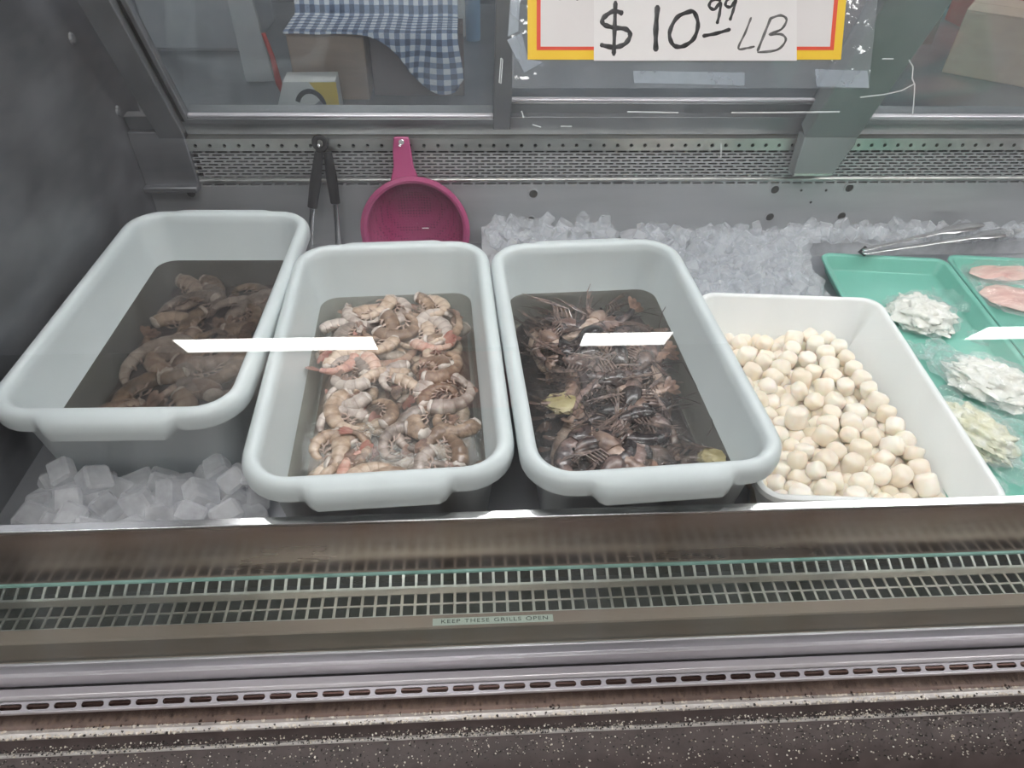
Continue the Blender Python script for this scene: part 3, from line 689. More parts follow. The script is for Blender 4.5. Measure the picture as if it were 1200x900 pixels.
def scatter(tub, protos, n, base, ax, ay, group, rad, embed=.45, ymin=None, tilt=.22, reach=.012, top=None):
    H = Heights(ax+.02, ay+.02, base); used = set(); pts = []
    Mt = Matrix.Translation(tub.location) @ Matrix.Rotation(tub.rotation_euler.z, 4, 'Z')
    for i in range(n):
        pr, lab, Ls, curl = random.choice(protos); ext = Ls*.30
        best = None
        for _ in range(40):
            x = random.uniform(-ax+ext, ax-ext); y = random.uniform(-ay+ext if ymin is None else ymin, ay-ext)
            yaw = random.uniform(0, 2*PI); pp, _t = shrimp_path(curl, Ls, 9)
            q = [(x+math.cos(yaw)*v_.x-math.sin(yaw)*v_.y, y+math.sin(yaw)*v_.x+math.cos(yaw)*v_.y) for v_ in pp]
            hp_ = pp[0]-_t[0]*reach; he = (x+math.cos(yaw)*hp_.x-math.sin(yaw)*hp_.y, y+math.sin(yaw)*hp_.x+math.cos(yaw)*hp_.y)
            tp_ = pp[-1]+_t[-1]*rad*2.0; te = (x+math.cos(yaw)*tp_.x-math.sin(yaw)*tp_.y, y+math.sin(yaw)*tp_.x+math.cos(yaw)*tp_.y)
            if any(abs(u[0]) > ax-rad*.85 or abs(u[1]) > ay-rad*.85 for u in q) or any(abs(u[0]) > ax-.006 or abs(u[1]) > ay-.006 for u in (he, te)) or any(abs(u[0]) > ax-.035 and abs(u[1]) > ay-.035 and math.hypot(abs(u[0])-ax+.035, abs(u[1])-ay+.035) > .024 for u in q+[he, te]): continue
            hs_ = sorted(H.at(*u) for u in q); z = hs_[5]
            if best is None or z < best[0]: best = (z, x, y, yaw, q)
        if best is None: continue
        z, x, y, yaw, q = best
        if top and z > top: continue
        o = pr if pr not in used else copy_tree(pr); used.add(pr)
        zc = z+rad*.84*(1-embed*.5); k_s = random.uniform(.82, 1.12)
        ML = Matrix.Translation((x, y, zc)) @ Matrix.Rotation(yaw, 4, 'Z') @ Matrix.Rotation(random.uniform(-tilt, tilt), 4, 'X') @ Matrix.Rotation(random.uniform(-tilt, tilt)*.6, 4, 'Y') @ (Matrix.Rotation(PI, 4, 'X') if random.random() < .5 else Matrix()) @ Matrix.Diagonal((k_s, k_s*random.uniform(.9, 1.1), k_s, 1))
        o.matrix_world = Mt @ keep_inside(o, ML, verts_of(o))
        tag(o, lab, 'shrimp', group)
        for u in q: H.put(u[0], u[1], rad*.8, zc+rad*.84*(1-embed*.5))
    for pr, *_ in protos:
        if pr not in used: purge(pr)
IA, IB = TW/2-.0255, TD/2-.0255
heap(TUBS[1], .046, .010, 'heap_tan', 'deeper layer of tan shrimp under the heap in the tub by the strainer')
heap(TUBS[0], .034, .012, 'heap_dark', 'dark sunken shrimp deep in the murky tub by the end wall')
heap(TUBS[2], .040, .012, 'heap_dark', 'dark sunken shrimp under the head-on shrimp')
def banded(name):
    # darker joints and pale plate edges along the shell
    t = MATS[name].node_tree; p = next(n_ for n_ in t.nodes if n_.type == 'BSDF_PRINCIPLED'); src = p.inputs['Base Color'].links[0].from_socket
    a_ = nd(t, 'Attribute', _attribute_name='seg'); r_ = ramp(t, a_.outputs['Fac'], [(0, (.66, .62, .60)), (.10, (.90, .88, .87)), (.55, (1, 1, 1)), (.90, (1.1, 1.09, 1.07)), (1, (.88, .84, .82))])
    mx = nd(t, 'Mix', _data_type='RGBA', _blend_type='MULTIPLY'); mx.inputs[0].default_value = 1; t.links.new(src, mx.inputs[6]); t.links.new(r_, mx.inputs[7]); t.links.new(mx.outputs[2], p.inputs['Base Color'])
for n_ in ('shell_tan', 'shell_pink', 'shell_grey', 'shell_brown', 'shell_dark', 'shell_light'): banded(n_)
P2 = []
T2 = 'in the tub in front of the pink strainer'
for nm, cu_, Ls, sh, tl in (('tightly curled tan headless shrimp', 3.9, .118, 'shell_tan', 'tail_brown'), ('gently bent tan headless shrimp', 2.0, .112, 'shell_tan', 'tail_brown'),
                       ('tightly curled grey headless shrimp', 3.6, .115, 'shell_grey', 'tail_brown'), ('bent grey headless shrimp', 2.6, .110, 'shell_grey', 'tail_brown'),
                       ('curled tan headless shrimp with red tail', 3.2, .120, 'shell_tan', 'tail_red'), ('pink-shelled headless shrimp with red tail', 2.3, .115, 'shell_pink', 'tail_red')):
    k_ = 3 if 'shell_tan' == sh or 'grey' in sh else 1
    pr = make_shrimp(cu_, Ls, .0148, sh, tl, seed=len(P2)); P2 += [(pr, nm+' '+T2, Ls, cu_)]*k_
scatter(TUBS[1], P2, 150, .046, IA, IB, 'shrimp in the tub by the strainer', .0150, .72, top=.073)
P1 = []
T1 = 'in the murky tub beside the end wall'
for nm, cu_, Ls, sh in (('large curled brown headless shrimp', 3.7, .150, 'shell_brown'), ('large bent grey headless shrimp', 2.4, .150, 'shell_grey'), ('curled tan headless shrimp', 3.2, .135, 'shell_tan'), ('pale pink headless shrimp', 3.0, .140, 'shell_light')):
    P1.append((make_shrimp(cu_, Ls, .0185, sh, 'tail_brown', seed=10+len(P1)), nm+' '+T1, Ls, cu_))
scatter(TUBS[0], P1, 48, .036, IA-.010, IB-.014, 'shrimp in the murky tub', .0185, .7, top=.050)
P3 = []
T3 = 'in the tub beside the scallop bin'
for nm, cu_, Ls, sh in (('dark curled head-on shrimp', 2.6, .125, 'shell_dark'), ('dark straight head-on shrimp', 1.2, .125, 'shell_dark'), ('light brown bent head-on shrimp', 1.7, .125, 'shell_light'), ('dark curved head-on shrimp', 2.0, .130, 'shell_dark')):
    P3.append((make_shrimp(cu_, Ls, .0165, sh, 'tail_brown', head=True, leg='leg_dark', seed=20+len(P3)), nm+' '+T3, Ls, cu_))
scatter(TUBS[2], P3, 80, .042, IA-.003, IB-.005, 'head-on shrimp in the dark tub', .0165, .75, reach=.095, top=.066)

# ------------------------------------------------------------------ scallop bin and scallops
BW, BD, BH = .346, .510, .110
def bin_mesh():
    base = rrect(BW/2, BD/2, .030, 6, 4)
    prof = [(-.034, .004), (-.032, .006), (-.006, BH-.006), (-.004, BH-.001), (0, BH), (.005, BH-.002), (.006, BH-.010), (.003, BH-.011), (.001, BH-.006), (-.002, BH-.008), (-.030, .002), (-.034, 0)]
    rings = [[Vector((x+nx*o, y+ny*o, z)) for o, z in prof] for x, y, nx, ny in base]
    b = MB(); b.loft(rings, closed=True); kf = len(prof); n = len(rings)
    b.f = [f for f in b.f if not ({f[0] % kf, f[1] % kf} == {0, kf-1})]
    b.f.append(tuple(i*kf for i in range(n))); b.f.append(tuple(i*kf+kf-1 for i in range(n))[::-1]); return b
BZ = .690; BA = R(-4.7)
fr_ = Vector((.749, .570, 0)); ux = Vector((math.cos(BA), math.sin(BA), 0)); uy = Vector((-math.sin(BA), math.cos(BA), 0))
bc = fr_ - ux*BW/2 + uy*BD/2
sb = bin_mesh().build('scallop_bin', 'bin_plastic', None, (bc.x, bc.y, BZ), angle=60); sb.rotation_euler.z = BA
tag(sb, 'white translucent plastic bin holding pale scallops beside the green tray', 'bin')
def scallop_mesh(seed):
    rnd = random.Random(seed); r = .0168*rnd.uniform(.9, 1.1); h = r*rnd.uniform(.75, 1.0); e = rnd.uniform(.42, .6); rings = []
    for j in range(9):
        a_ = -PI/2+PI*j/8; cz = math.copysign(abs(math.sin(a_))**e, math.sin(a_)); cr = max(.02, abs(math.cos(a_))**e)
        ring = []
        for k_ in range(14):
            t_ = 2*PI*k_/14; d = 1+.10*noise.noise((math.cos(t_)*1.4+seed*7, math.sin(t_)*1.4, cz*.8))+.05*noise.noise((math.cos(t_)*3, math.sin(t_)*3+seed*3, cz*2))
            ring.append(Vector((r*cr*d*math.cos(t_), r*cr*d*.94*math.sin(t_), h*cz*(1+.1*noise.noise((math.cos(t_)+seed, math.sin(t_), 3))))))
        rings.append(ring)
    me = MB().loft(rings).mesh('scallop', angle=80); me.materials.append(MATS['scallop_meat']); return me
SM = [scallop_mesh(i) for i in range(7)]
def settle(n, rad, lo, hi, floor, wall=None, it=260, seed=3, spread=1.0):
    """drop n balls of radius rad into a box and let them settle"""
    g = np.random.default_rng(seed); p = np.column_stack([g.uniform(lo[0]+rad, hi[0]-rad, n), g.uniform(lo[1]+rad, hi[1]-rad, n), floor+rad+g.uniform(0, rad*5*spread, n)])
    for k_ in range(it):
        p[:, 2] -= rad*.10
        for _ in range(2):
            d = p[:, None]-p[None]; L_ = np.sqrt((d**2).sum(2))+np.eye(n); ov = np.clip(2*rad-L_, 0, None); np.fill_diagonal(ov, 0)
            p += .42*(d/L_[..., None]*ov[..., None]).sum(1)
            p[:, 0] = np.clip(p[:, 0], lo[0]+rad, (hi[0] if wall is None else wall(p))-rad); p[:, 1] = np.clip(p[:, 1], lo[1]+rad, hi[1]-rad); p[:, 2] = np.maximum(p[:, 2], floor+rad)
    return p
rs = .0158
pts = settle(205, rs, (-BW/2+.018, -BD/2+.020), (BW/2-.018, BD/2-.03), .006, wall=lambda p: np.where(p[:, 1] > -.12, BW/2-.030-.26*np.clip(p[:, 1]+.12, 0, .3)*.5, BW/2-.020))
Mb = Matrix.Translation(sb.location) @ Matrix.Rotation(BA, 4, 'Z')
for i, q in enumerate(pts):
    o = link('scallop', SM[i % 7], None); o.matrix_world = Mb @ Matrix.Translation(Vector(q)) @ Matrix.Rotation(random.uniform(0, 2*PI), 4, 'Z') @ Matrix.Rotation(random.gauss(0, .8), 4, 'X')
    zone = 'lying against the back wall of the white bin' if q[1] > BD/2-.075 else 'along the front wall of the white bin' if q[1] < -BD/2+.05 else 'at the heap edge towards the green tray in the white bin' if q[0] > BW/2-.075-.13*max(0, q[1]+.12) else 'at the bottom of the heap in the white bin' if q[2] < .03 else 'on top of the heap in the white bin'
    tag(o, ('pale cream raw scallop ', 'squarish cream raw scallop ')[i % 7 in (0, 3, 5)]+zone, 'scallop', 'scallops in the white bin')

# ------------------------------------------------------------------ ice
def ice_mesh(seed, s):
    rnd = random.Random(seed); a = [s*rnd.uniform(.75, 1.15)/2 for _ in range(3)]; a[2] *= .72
    V = [Vector((sx*a[0]*rnd.uniform(.8, 1.1), sy*a[1]*rnd.uniform(.8, 1.1), sz*a[2]*rnd.uniform(.85, 1.1))) for sx, sy, sz in ((-1, -1, -1), (1, -1, -1), (1, 1, -1), (-1, 1, -1), (-1, -1, 1), (1, -1, 1), (1, 1, 1), (-1, 1, 1))]
    b = MB(); b.add(V, [(0, 3, 2, 1), (4, 5, 6, 7), (0, 1, 5, 4), (1, 2, 6, 5), (2, 3, 7, 6), (3, 0, 4, 7)])
    import bmesh
    me = b.mesh('ice_cube', smooth=False); bm = bmesh.new(); bm.from_mesh(me)
    bmesh.ops.bevel(bm, geom=list(bm.edges), offset=s*.09, segments=1, affect='EDGES'); bm.to_mesh(me); bm.free()
    return me
def ice_set(mat, s): 
    L_ = [ice_mesh(i+int(s*1e4), s) for i in range(8)]
    for me in L_: me.materials.append(MATS[mat])
    return L_
IF = ice_set('ice', .046); IR = ice_set('ice_clear', .034)
def rot_any(): return Matrix.Rotation(random.uniform(0, 2*PI), 4, 'Z') @ Matrix.Rotation(random.uniform(-1, 1), 4, 'X') @ Matrix.Rotation(random.uniform(-1, 1), 4, 'Y')
def zone_of(q):
    if q[1] < .62: return ', touching the front lip'
    if q[1] < .8: return ', close to the tub wall' if q[1] > .70 else ', in mid-heap'
    return ', touching the rear panel' if q[1] > 1.455 else ', halfway up the bed' if q[1] > 1.30 else ', at the bed edge near the bin'
def ice_heap(name, pts, meshes, label, group, M=Matrix()):
    for i, q in enumerate(pts):
        o = link('ice_cube', meshes[i % 8], None); o.matrix_world = M @ Matrix.Translation(Vector(q)) @ rot_any(); tag(o, ('flat ', 'thick ')[i % 2]+label+zone_of(q), 'ice', group)
pf = settle(62, .0182, (-.68, .578), (-.325, .752), DECK, seed=5)
pf = pf[(pf[:, 2] < .78)]
ice_heap('front', pf, IF, 'clear ice cube heaped before the murky tub', 'ice cubes in front of the murky tub')
def ice_bed(x0, x1, y0_, y1_, zf, label):
    b = MB(); nx = int((x1-x0)/.02); ny = int((y1_-y0_)/.02); V = []
    for j in range(ny+1):
        for i in range(nx+1):
            x = x0+(x1-x0)*i/nx; y = y0_+(y1_-y0_)*j/ny; V.append(Vector((x, y, zf(x, y)+.006*random.uniform(-1, 1))))
    b.add(V, [(j*(nx+1)+i, j*(nx+1)+i+1, (j+1)*(nx+1)+i+1, (j+1)*(nx+1)+i) for j in range(ny) for i in range(nx)])
    n0 = len(b.v)
    for (i0, i1) in ((0, nx), ):
        pass
    # skirt down to the deck
    edge = [(i, 0) for i in range(nx+1)] + [(nx, j) for j in range(1, ny+1)] + [(i, ny) for i in range(nx-1, -1, -1)] + [(0, j) for j in range(ny-1, 0, -1)]
    idx = [j*(nx+1)+i for i, j in edge]; o = len(b.v); b.v += [(b.v[k_][0], b.v[k_][1], DECK+.0005) for k_ in idx]; m_ = len(idx)
    b.f += [(idx[(k_+1) % m_], idx[k_], o+k_, o+(k_+1) % m_) for k_ in range(m_)]
    ob = b.build('crushed_ice_bed', 'ice', None, smooth=False); return tag(ob, label, 'ice', kind='stuff')
def zr(x, y): return DECK+.012+.022*sstep(y, 1.15, 1.45)
ice_bed(.36, .79, 1.12, 1.495, zr, 'bed of crushed ice along the rear panel behind the scallop bin')
ice_bed(.79, 2.2, 1.425, 1.495, zr, 'strip of crushed ice between the green trays and the rear panel')
ice_bed(.02, .34, 1.21, 1.495, lambda x, y: DECK+.02+.03*sstep(y, 1.3, 1.49), 'bank of crushed ice against the rear panel behind the dark shrimp tub')
pr_ = []
tries = 0
def clash(x, y, P_, d): return any((x-q[0])**2+(y-q[1])**2 < d*d for q in P_)
while len(pr_) < 150 and tries < 9000:
    tries += 1; x = random.uniform(.40, .79); y = random.uniform(1.13, 1.475)
    if x > .74+.14*(y-1.1) and y < 1.37: continue
    if clash(x, y, pr_, .024): continue
    pr_.append((x, y, zr(x, y)+.008+random.uniform(0, .010)))
ice_heap('rear', pr_, IR, 'clear ice piece behind the scallop bin', 'ice pieces behind the scallop bin')
pb = []; tries = 0
while len(pb) < 60 and tries < 6000:
    tries += 1; x = random.uniform(.80, 1.7); y = random.uniform(1.43, 1.478)
    if clash(x, y, pb, .025): continue
    pb.append((x, y, zr(x, y)+.008+random.uniform(0, .012)))
ice_heap('rear', pb, IR, 'clear ice piece behind the green trays', 'ice pieces behind the green trays')
pc = []; tries = 0
while len(pc) < 30 and tries < 6000:
    tries += 1; x = random.uniform(.03, .33); y = random.uniform(1.39, 1.478)
    if clash(x, y, pc, .025): continue
    pc.append((x, y, DECK+.02+.03*sstep(y, 1.3, 1.49)+.012+random.uniform(0, .012)))
ice_heap('rear', pc, IR, 'clear ice piece behind the dark shrimp tub', 'ice pieces behind the dark shrimp tub')

# ------------------------------------------------------------------ green trays with bags
def tray_mesh(a, b_, h):
    base = rrect(a, b_, .022, 5, 4)
    prof = [(-.016, .003), (-.012, .006), (-.005, h-.003), (-.002, h), (.006, h), (.0075, h-.002), (.0065, h-.005), (.004, h-.003), (0, h-.004), (-.011, .002), (-.014, 0)]
    rings = [[Vector((x+nx*o, y+ny*o, z)) for o, z in prof] for x, y, nx, ny in base]
    b = MB(); b.loft(rings, closed=True); kf = len(prof); n = len(rings)
    b.f = [f for f in b.f if not ({f[0] % kf, f[1] % kf} == {0, kf-1})]
    b.f.append(tuple(i*kf for i in range(n))); b.f.append(tuple(i*kf+kf-1 for i in range(n))[::-1]); return b
TA = R(-6.6); TZ = .690; TH = .038
tx = Vector((math.cos(TA), math.sin(TA), 0)); ty = Vector((-math.sin(TA), math.cos(TA), 0))
bl = at_z(964, 303, TZ+TH); br = at_z(1103, 297, TZ+TH)
twd = (br-bl).dot(tx); tln = .76
me = tray_mesh(twd/2-.006, tln/2, TH).mesh('seafood_tray', angle=50); me.materials.append(MATS['tray_plastic'])
c1 = (bl+br)/2 - ty*(tln/2+.004); c1.z = TZ
t1 = link('seafood_tray', me, None, None, c1); t1.rotation_euler.z = TA; tag(t1, 'mint green plastic tray with bags of white meat beside the scallop bin', 'tray', 'green trays')
c2 = c1 + tx*(twd+.006) + ty*.02; t2 = link('seafood_tray', me, None, None, c2); t2.rotation_euler.z = TA; tag(t2, 'mint green plastic tray of bagged pink fillets next to the white-meat tray', 'tray', 'green trays')
def lump(n_, sx, sy, sz, seed, rough_=.25, freq=3.0, rows=16, cols=26, fine=0):
    rings = []
    for j in range(rows+1):
        a_ = PI*j/rows; ring = []
        for k_ in range(cols):
            t_ = 2*PI*k_/cols; d = Vector((math.sin(a_)*math.cos(t_), math.sin(a_)*math.sin(t_), math.cos(a_)))
            f = 1+rough_*noise.noise(d*freq+Vector((seed*5, 0, 0)))+rough_*.6*noise.noise(d*freq*3+Vector((0, seed*5, 0)))
            if fine: f += fine*noise.noise(d*freq*6+Vector((seed, 1, 2)))+fine*.8*noise.noise(d*freq*13+Vector((seed, 5, 2)))
            if j in (0, rows): f = 1
            z = d.z*sz*f; z = z if z > 0 else z*.25
            ring.append(Vector((d.x*sx*f, d.y*sy*f, z)))
        rings.append(ring)
    return MB().loft(rings[1:-1])
def bag(px_, sx, sy, sz, rz, mat, label, seed, z=TZ+.0045, group='bags on the green tray', film=1.18):
    p_ = at_z(px_[0], px_[1], z+sz*.5); r = empty('plastic_bag', (p_.x, p_.y, z), rz); tag(r, label, 'bag', group)
    zb = sz*.25*1.3
    lump(0, sx, sy, sz, seed, .34, 3.2, 40, 64, .10).build('filling', mat, r, (0, 0, zb), angle=80)
    lump(0, sx*film, sy*film, sz*1.25, seed+3, .26, 4.5, 24, 40).build('film', 'film', r, (0, 0, zb*1.15), smooth=False)
    # gathered end of the bag
    g_ = MB(); rr = []
    for f in range(6):
        u = f/5; rad_ = .012+.030*u
        rr.append([Vector((sx*1.0+.05*u, rad_*math.cos(2*PI*k_/18)*(1+.35*math.sin(5*k_+seed)), .012+rad_*.45*math.sin(2*PI*k_/18)+.006*math.sin(k_*3.1+seed))) for k_ in range(18)])
    g_.loft(rr, caps=False).build('gathered_end', 'film', r, (0, 0, .004), smooth=False)
    return r
bag((1080, 368), .062, .060, .030, .5, 'white_meat', 'clear plastic bag of white flaked meat at the back of the green tray', 1)
bag((1165, 448), .075, .060, .030, -.7, 'white_meat', 'clear plastic bag of white flaked meat by the tray divider', 2)
bag((1140, 505), .052, .072, .026, .4, 'yellow_meat', 'clear plastic bag of yellowish white meat near the front of the tray', 3)
def crumple(px_, s, seed, label, z=TZ+.0045):
    p_ = at_z(px_[0], px_[1], z+.008); o = lump(0, s, s*.8, s*.38, seed, .55, 5, 14, 22).build('plastic_wrap', 'film', None, (p_.x, p_.y, z+s*.14), smooth=False); o.rotation_euler.z = seed
    return tag(o, label, 'plastic wrap', 'crumpled wrap on the green tray')
crumple((1108, 425), .050, 11, 'crumpled clear plastic between the two bags of white meat'); crumple((1075, 410), .030, 12, 'small crumpled clear plastic beside the scallop bin')
crumple((1112, 460), .026, 13, 'small crumpled plastic twist above the yellowish meat bag'); crumple((1185, 548), .034, 14, 'crumpled clear plastic at the front of the green tray')
crumple((1128, 330), .034, 15, 'crumpled clear plastic against the back tray wall')
for q_, s_, k_, l_ in (((1150, 395), .026, 21, 'small crumpled clear plastic touching the bag by the tray divider'), ((1098, 402), .022, 22, 'small clear plastic scrap below the back bag of white meat'), ((1190, 500), .026, 23, 'clear plastic scrap behind the yellowish meat bag'), ((1165, 565), .022, 24, 'clear plastic scrap at the front end of the green tray')): crumple(q_, s_, k_, l_)
def fillet(px_, sx, sy, rz, label, z=TZ+.0045):
    p_ = at_z(px_[0], px_[1], z+.01); r = empty('bagged_fillet', (p_.x, p_.y, z), rz); tag(r, label, 'fish', 'bagged fillets')
    rings = []
    for j in range(11):
        u = -1+2*j/10; wv = sy*(1-abs(u)**2.4)**.6*(1-.25*u)+.002
        rings.append([Vector((u*sx, wv*math.cos(2*PI*k_/14), .010+.010*(1-abs(u)**3)*math.sin(2*PI*k_/14)+.0015*math.sin(u*9))) for k_ in range(14)])
    MB().loft(rings).build('fillet', 'fillet', r)
    lump(0, sx*1.15, sy*1.5, .026, int(rz*10)+5, .3, 5, 18, 30).build('film', 'film', r, (0, 0, .009), smooth=False)
fillet((1185, 318), .105, .034, .05, 'long pink fish fillet in clear plastic at the back of the second tray')
fillet((1205, 352), .10, .045, -.35, 'broad pink fish fillet in clear plastic in the middle of the second tray')

# ------------------------------------------------------------------ tools
# steel tongs on the ice behind the trays
tg = tag(empty('steel_tongs', at_z(1100, 282, TZ+TH+.006)), 'pair of scalloped steel serving tongs lying on the ice behind the trays', 'tongs')
o0 = tg.location
for a_, b_, e_, zz in (((1012, 297), (1138, 278), (1195, 270), .016), ((1012, 293), (1100, 272), (1152, 263), .026)):
    A_ = at_z(*a_, TZ+TH+zz)-o0; B_ = at_z(*b_, TZ+TH+zz)-o0; E_ = at_z(*e_, TZ+TH+zz)-o0
    MB().tube([A_, A_.lerp(B_, .5), B_, B_.lerp(E_, .25), B_.lerp(E_, .7), E_], [.004, .0055, .008, .016, .018, .007], 10, .35).build('tong_arm', 'bright_steel', tg)
A_ = at_z(1011, 295, TZ+TH+.012)-o0
MB().tube([A_+Vector((.006, -.004, -.006)), A_+Vector((-.008, 0, 0)), A_+Vector((.006, .004, .010))], .0045, 8).build('spring_bend', 'black_plastic', tg)
# black tongs hanging on the air panel
hx = at_y(375, 168, REAR-.03)
ht = tag(empty('hanging_tongs', hx), 'black handled steel tongs hanging from a hook on the perforated rear panel', 'tongs')
def rel(x, y, Y=REAR-.03): return at_y(x, y, Y)-hx
b = MB(); rr = []
for k_ in range(14):
    a_ = 2*PI*k_/14; c_ = Vector((.012*math.cos(a_), 0, .014*math.sin(a_))); u = c_.normalized()
    rr.append([c_+u*.006*math.cos(2*PI*j/8)+Vector((0, .0045, 0))*math.sin(2*PI*j/8) for j in range(8)])
b.loft(rr, closed=True).build('pivot_ring', 'black_plastic', ht)
for g_, e_ in (((374, 178), (366, 243)), ((384, 178), (393, 238))):
    m_ = rel(*g_).lerp(rel(*e_), .5)
    MB().tube([rel(*g_), m_, rel(*e_)], [.009, .0125, .011], 10, .6, up=Vector((0, 1, 0))).build('handle', 'black_plastic', ht)
for g_, e_ in (((366, 243), (362, 300)), ((393, 238), (398, 300))):
    MB().tube([rel(*g_), rel(*e_).lerp(rel(*g_), .5), rel(*e_)], [.005, .006, .009], 8, .35, up=Vector((0, 1, 0))).build('steel_arm', 'bright_steel', ht)
def hook(px_):
    q = at_y(*px_, REAR-.01); p_ = Vector((q.x, REAR-.009, q.z)); P_ = [p_+Vector((0, 0, .002)), p_+Vector((0, -.024, .0)), p_+Vector((0, -.032, .008))]
    P_ = [v_-Vector((0, .9, 0)) for v_ in P_]; MB().tube(P_, .003, 8).build('tool_hook', 'bright_steel', case)
hook((377, 168)); hook((470, 168))
# pink strainer
sc = at_y(487, 271, REAR-.075); Ty = R(72)
st = tag(empty('pink_strainer', sc), 'round pink plastic strainer with handle hung on the rear panel behind the shrimp tub', 'strainer')
SR = .126
Ms = Matrix.Rotation(R(-4), 4, 'Y') @ Matrix.Rotation(R(80), 4, 'X')      # bowl opens towards the shop, a little upwards
MB().lathe([(SR*.985, -.004), (SR, 0), (SR*.995, .004), (SR*.93, .006), (SR*.885, .003), (SR*.87, -.004), (SR*.88, -.006), (SR*.96, -.002), (SR*.985, -.004)], 48, Ms).build('rim', 'pink_plastic', st)
MB().lathe([(SR*.875, -.003), (SR*.85, -.018), (SR*.76, -.036), (SR*.60, -.048), (SR*.35, -.056), (.001, -.058), (.001, -.0605), (SR*.36, -.0585), (SR*.62, -.0505), (SR*.78, -.038), (SR*.87, -.019), (SR*.89, -.004)], 48, Ms).build('bowl', 'pink_mesh', st)
hp = [(475, 214), (473, 195), (471, 176), (470, 160)]; HP = [at_y(x, y, Y)-sc for (x, y), Y in zip(hp, (REAR-.052, REAR-.042, REAR-.034, REAR-.030))]
hb = MB(); rings = []
for i, q in enumerate(HP):
    hw = (.034, .022, .020, .016)[i]; rings.append([q+Vector((-hw, -.004, 0)), q+Vector((hw, -.004, 0)), q+Vector((hw, .004, 0)), q+Vector((-hw, .004, 0))])
hb.loft(rings).build('handle', 'pink_plastic', st, bevel=.003)
q = HP[3]+(HP[2]-HP[3])*.35; MB().lathe([(.0001, .0055), (.0055, .0055), (.0065, .0045), (.0065, .003)], 14, Matrix.Translation(q) @ Matrix.Rotation(R(90), 4, 'X')).build('hanging_hole', 'bright_steel', st)
tagm = MB().box((-.008, 0, -.0012), (.008, .001, .0012)); q = Ms @ Vector((.018, -.012, -.0555)); tagm.v = [(x+q.x, y+q.y-.002, z+q.z) for x, y, z in tagm.v]; tagm.build('moulded_mark', 'white_print', st)

# antennae loose over the dark tub's wall
def whisker(px_, zs, label):
    P_ = [at_z(x, y, z) for (x, y), z in zip(px_, zs)]; o = P_[0].copy()
    return tag(MB().tube([q-o for q in P_], .0008, 6).build('shrimp_antenna', 'antenna', None, o), label, 'antenna', 'loose shrimp antennae')
whisker([(857, 527), (862, 510), (860, 492), (868, 488), (873, 500), (872, 528)], [.764, .785, .80, .805, .795, .766], 'thin dark antenna looped against the right wall of the dark shrimp tub')
whisker([(772, 385), (776, 366), (781, 358), (786, 362), (785, 388)], [.764, .775, .785, .78, .765], 'thin dark antenna looped near the back corner of the dark shrimp tub')
whisker([(800, 425), (818, 455), (833, 485), (836, 500), (828, 512)], [.767, .767, .767, .767, .767], 'thin dark antenna trailing along the water of the dark shrimp tub')
# pieces of yellow head fat floating in the dark tub
for (px_, s_, lab) in (((660, 472), .030, 'yellowish fat piece floating among the dark shrimp'), ((835, 536), .022, 'small yellowish fat piece at the front of the dark shrimp tub')):
    p_ = at_z(*px_, TUBS[2].location.z+WH-.002); tag(lump(0, s_, s_*.85, .006, s_*100, .28, 2.4, 20, 30, .05).build('fat_piece', 'lemon', None, (p_.x, p_.y, TUBS[2].location.z+WH-.003)), lab, 'fat')

# ------------------------------------------------------------------ kitchen behind the doors
LZ = .955
wt = tag(empty('work_counter', (.6, 2.0, 0)), 'steel kitchen work counter behind the sliding rear doors', 'counter')
bx('counter_top', (-1.6, -.40, LZ-.03), (1.9, .70, LZ), 'kitchen_top', wt, .003); bx('counter_body', (-1.58, -.38, 0), (1.88, .68, LZ-.032), 'fridge_grey', wt)
def carton(name, loc, size, rz, mat, label, flaps=True):
    r = empty(name, loc, rz); tag(r, label, 'box'); x, y, z = size[0]/2, size[1]/2, size[2]
    bx('carton_body', (-x, -y, 0), (x, y, z-.004), mat, r, .003)
    bx('top_flap', (-x, -y, z-.004), (x, -.002, z), mat, r); bx('top_flap', (-x, .002, z-.004), (x, y, z), mat, r)
    return r
KY = 1.73
k0 = at_y(338, 60, KY); k1 = at_y(425, 40, KY)
carton('cardboard_box', ((k0.x+k1.x)/2, KY+.08, LZ), (k1.x-k0.x, .16, k1.z-LZ), 0, 'cardboard', 'brown cardboard box under the gingham cloth behind the rear door')
k2 = at_y(543, 55, KY+.03)
carton('cardboard_box', ((k1.x+k2.x)/2+.004, KY+.10, LZ), (k2.x-k1.x-.008, .14, k1.z-LZ-.006), 0, 'card_dark', 'dark brown box beside the cardboard box under the hanging cloth')
# yellow and white carton with a lamp picture
q0 = at_y(322, 122, 1.64); q1 = at_y(398, 122, 1.64); zt_ = at_y(360, 92, 1.66).z
cb_w = q1.x-q0.x
lb = tag(empty('lamp_carton', ((q0.x+q1.x)/2, 1.66, LZ), R(3)), 'small white and yellow printed carton standing on the counter behind glass', 'box')
hx_, hy_, hz_ = cb_w/2, .035, zt_-LZ
MB().prism([(-hx_, -hy_, 0), (hx_, -hy_, 0), (hx_-.004, -hy_+.012, hz_), (-hx_+.028, -hy_+.012, hz_)], (0, 2*hy_, 0)).build('carton_body', 'white_print', lb, smooth=False)
def fpt(u, v): return Vector((-hx_+u*2*hx_, -hy_+.012*v-.0008, v*hz_))
def fpoly(name, uv, mat, off=0): return MB().prism([fpt(*q)+Vector((0, -off, 0)) for q in uv], (0, .0008, 0)).build(name, mat, lb, smooth=False)
fpoly('yellow_panel', [(.58, .98), (.985, .98), (.995, .02), (.80, .02), (.76, .45)], 'yellow_print')
arc_ = [(.56+.24*math.cos(a_), .28+.52*math.sin(a_)) for a_ in [R(160-10*k_) for k_ in range(17)]]
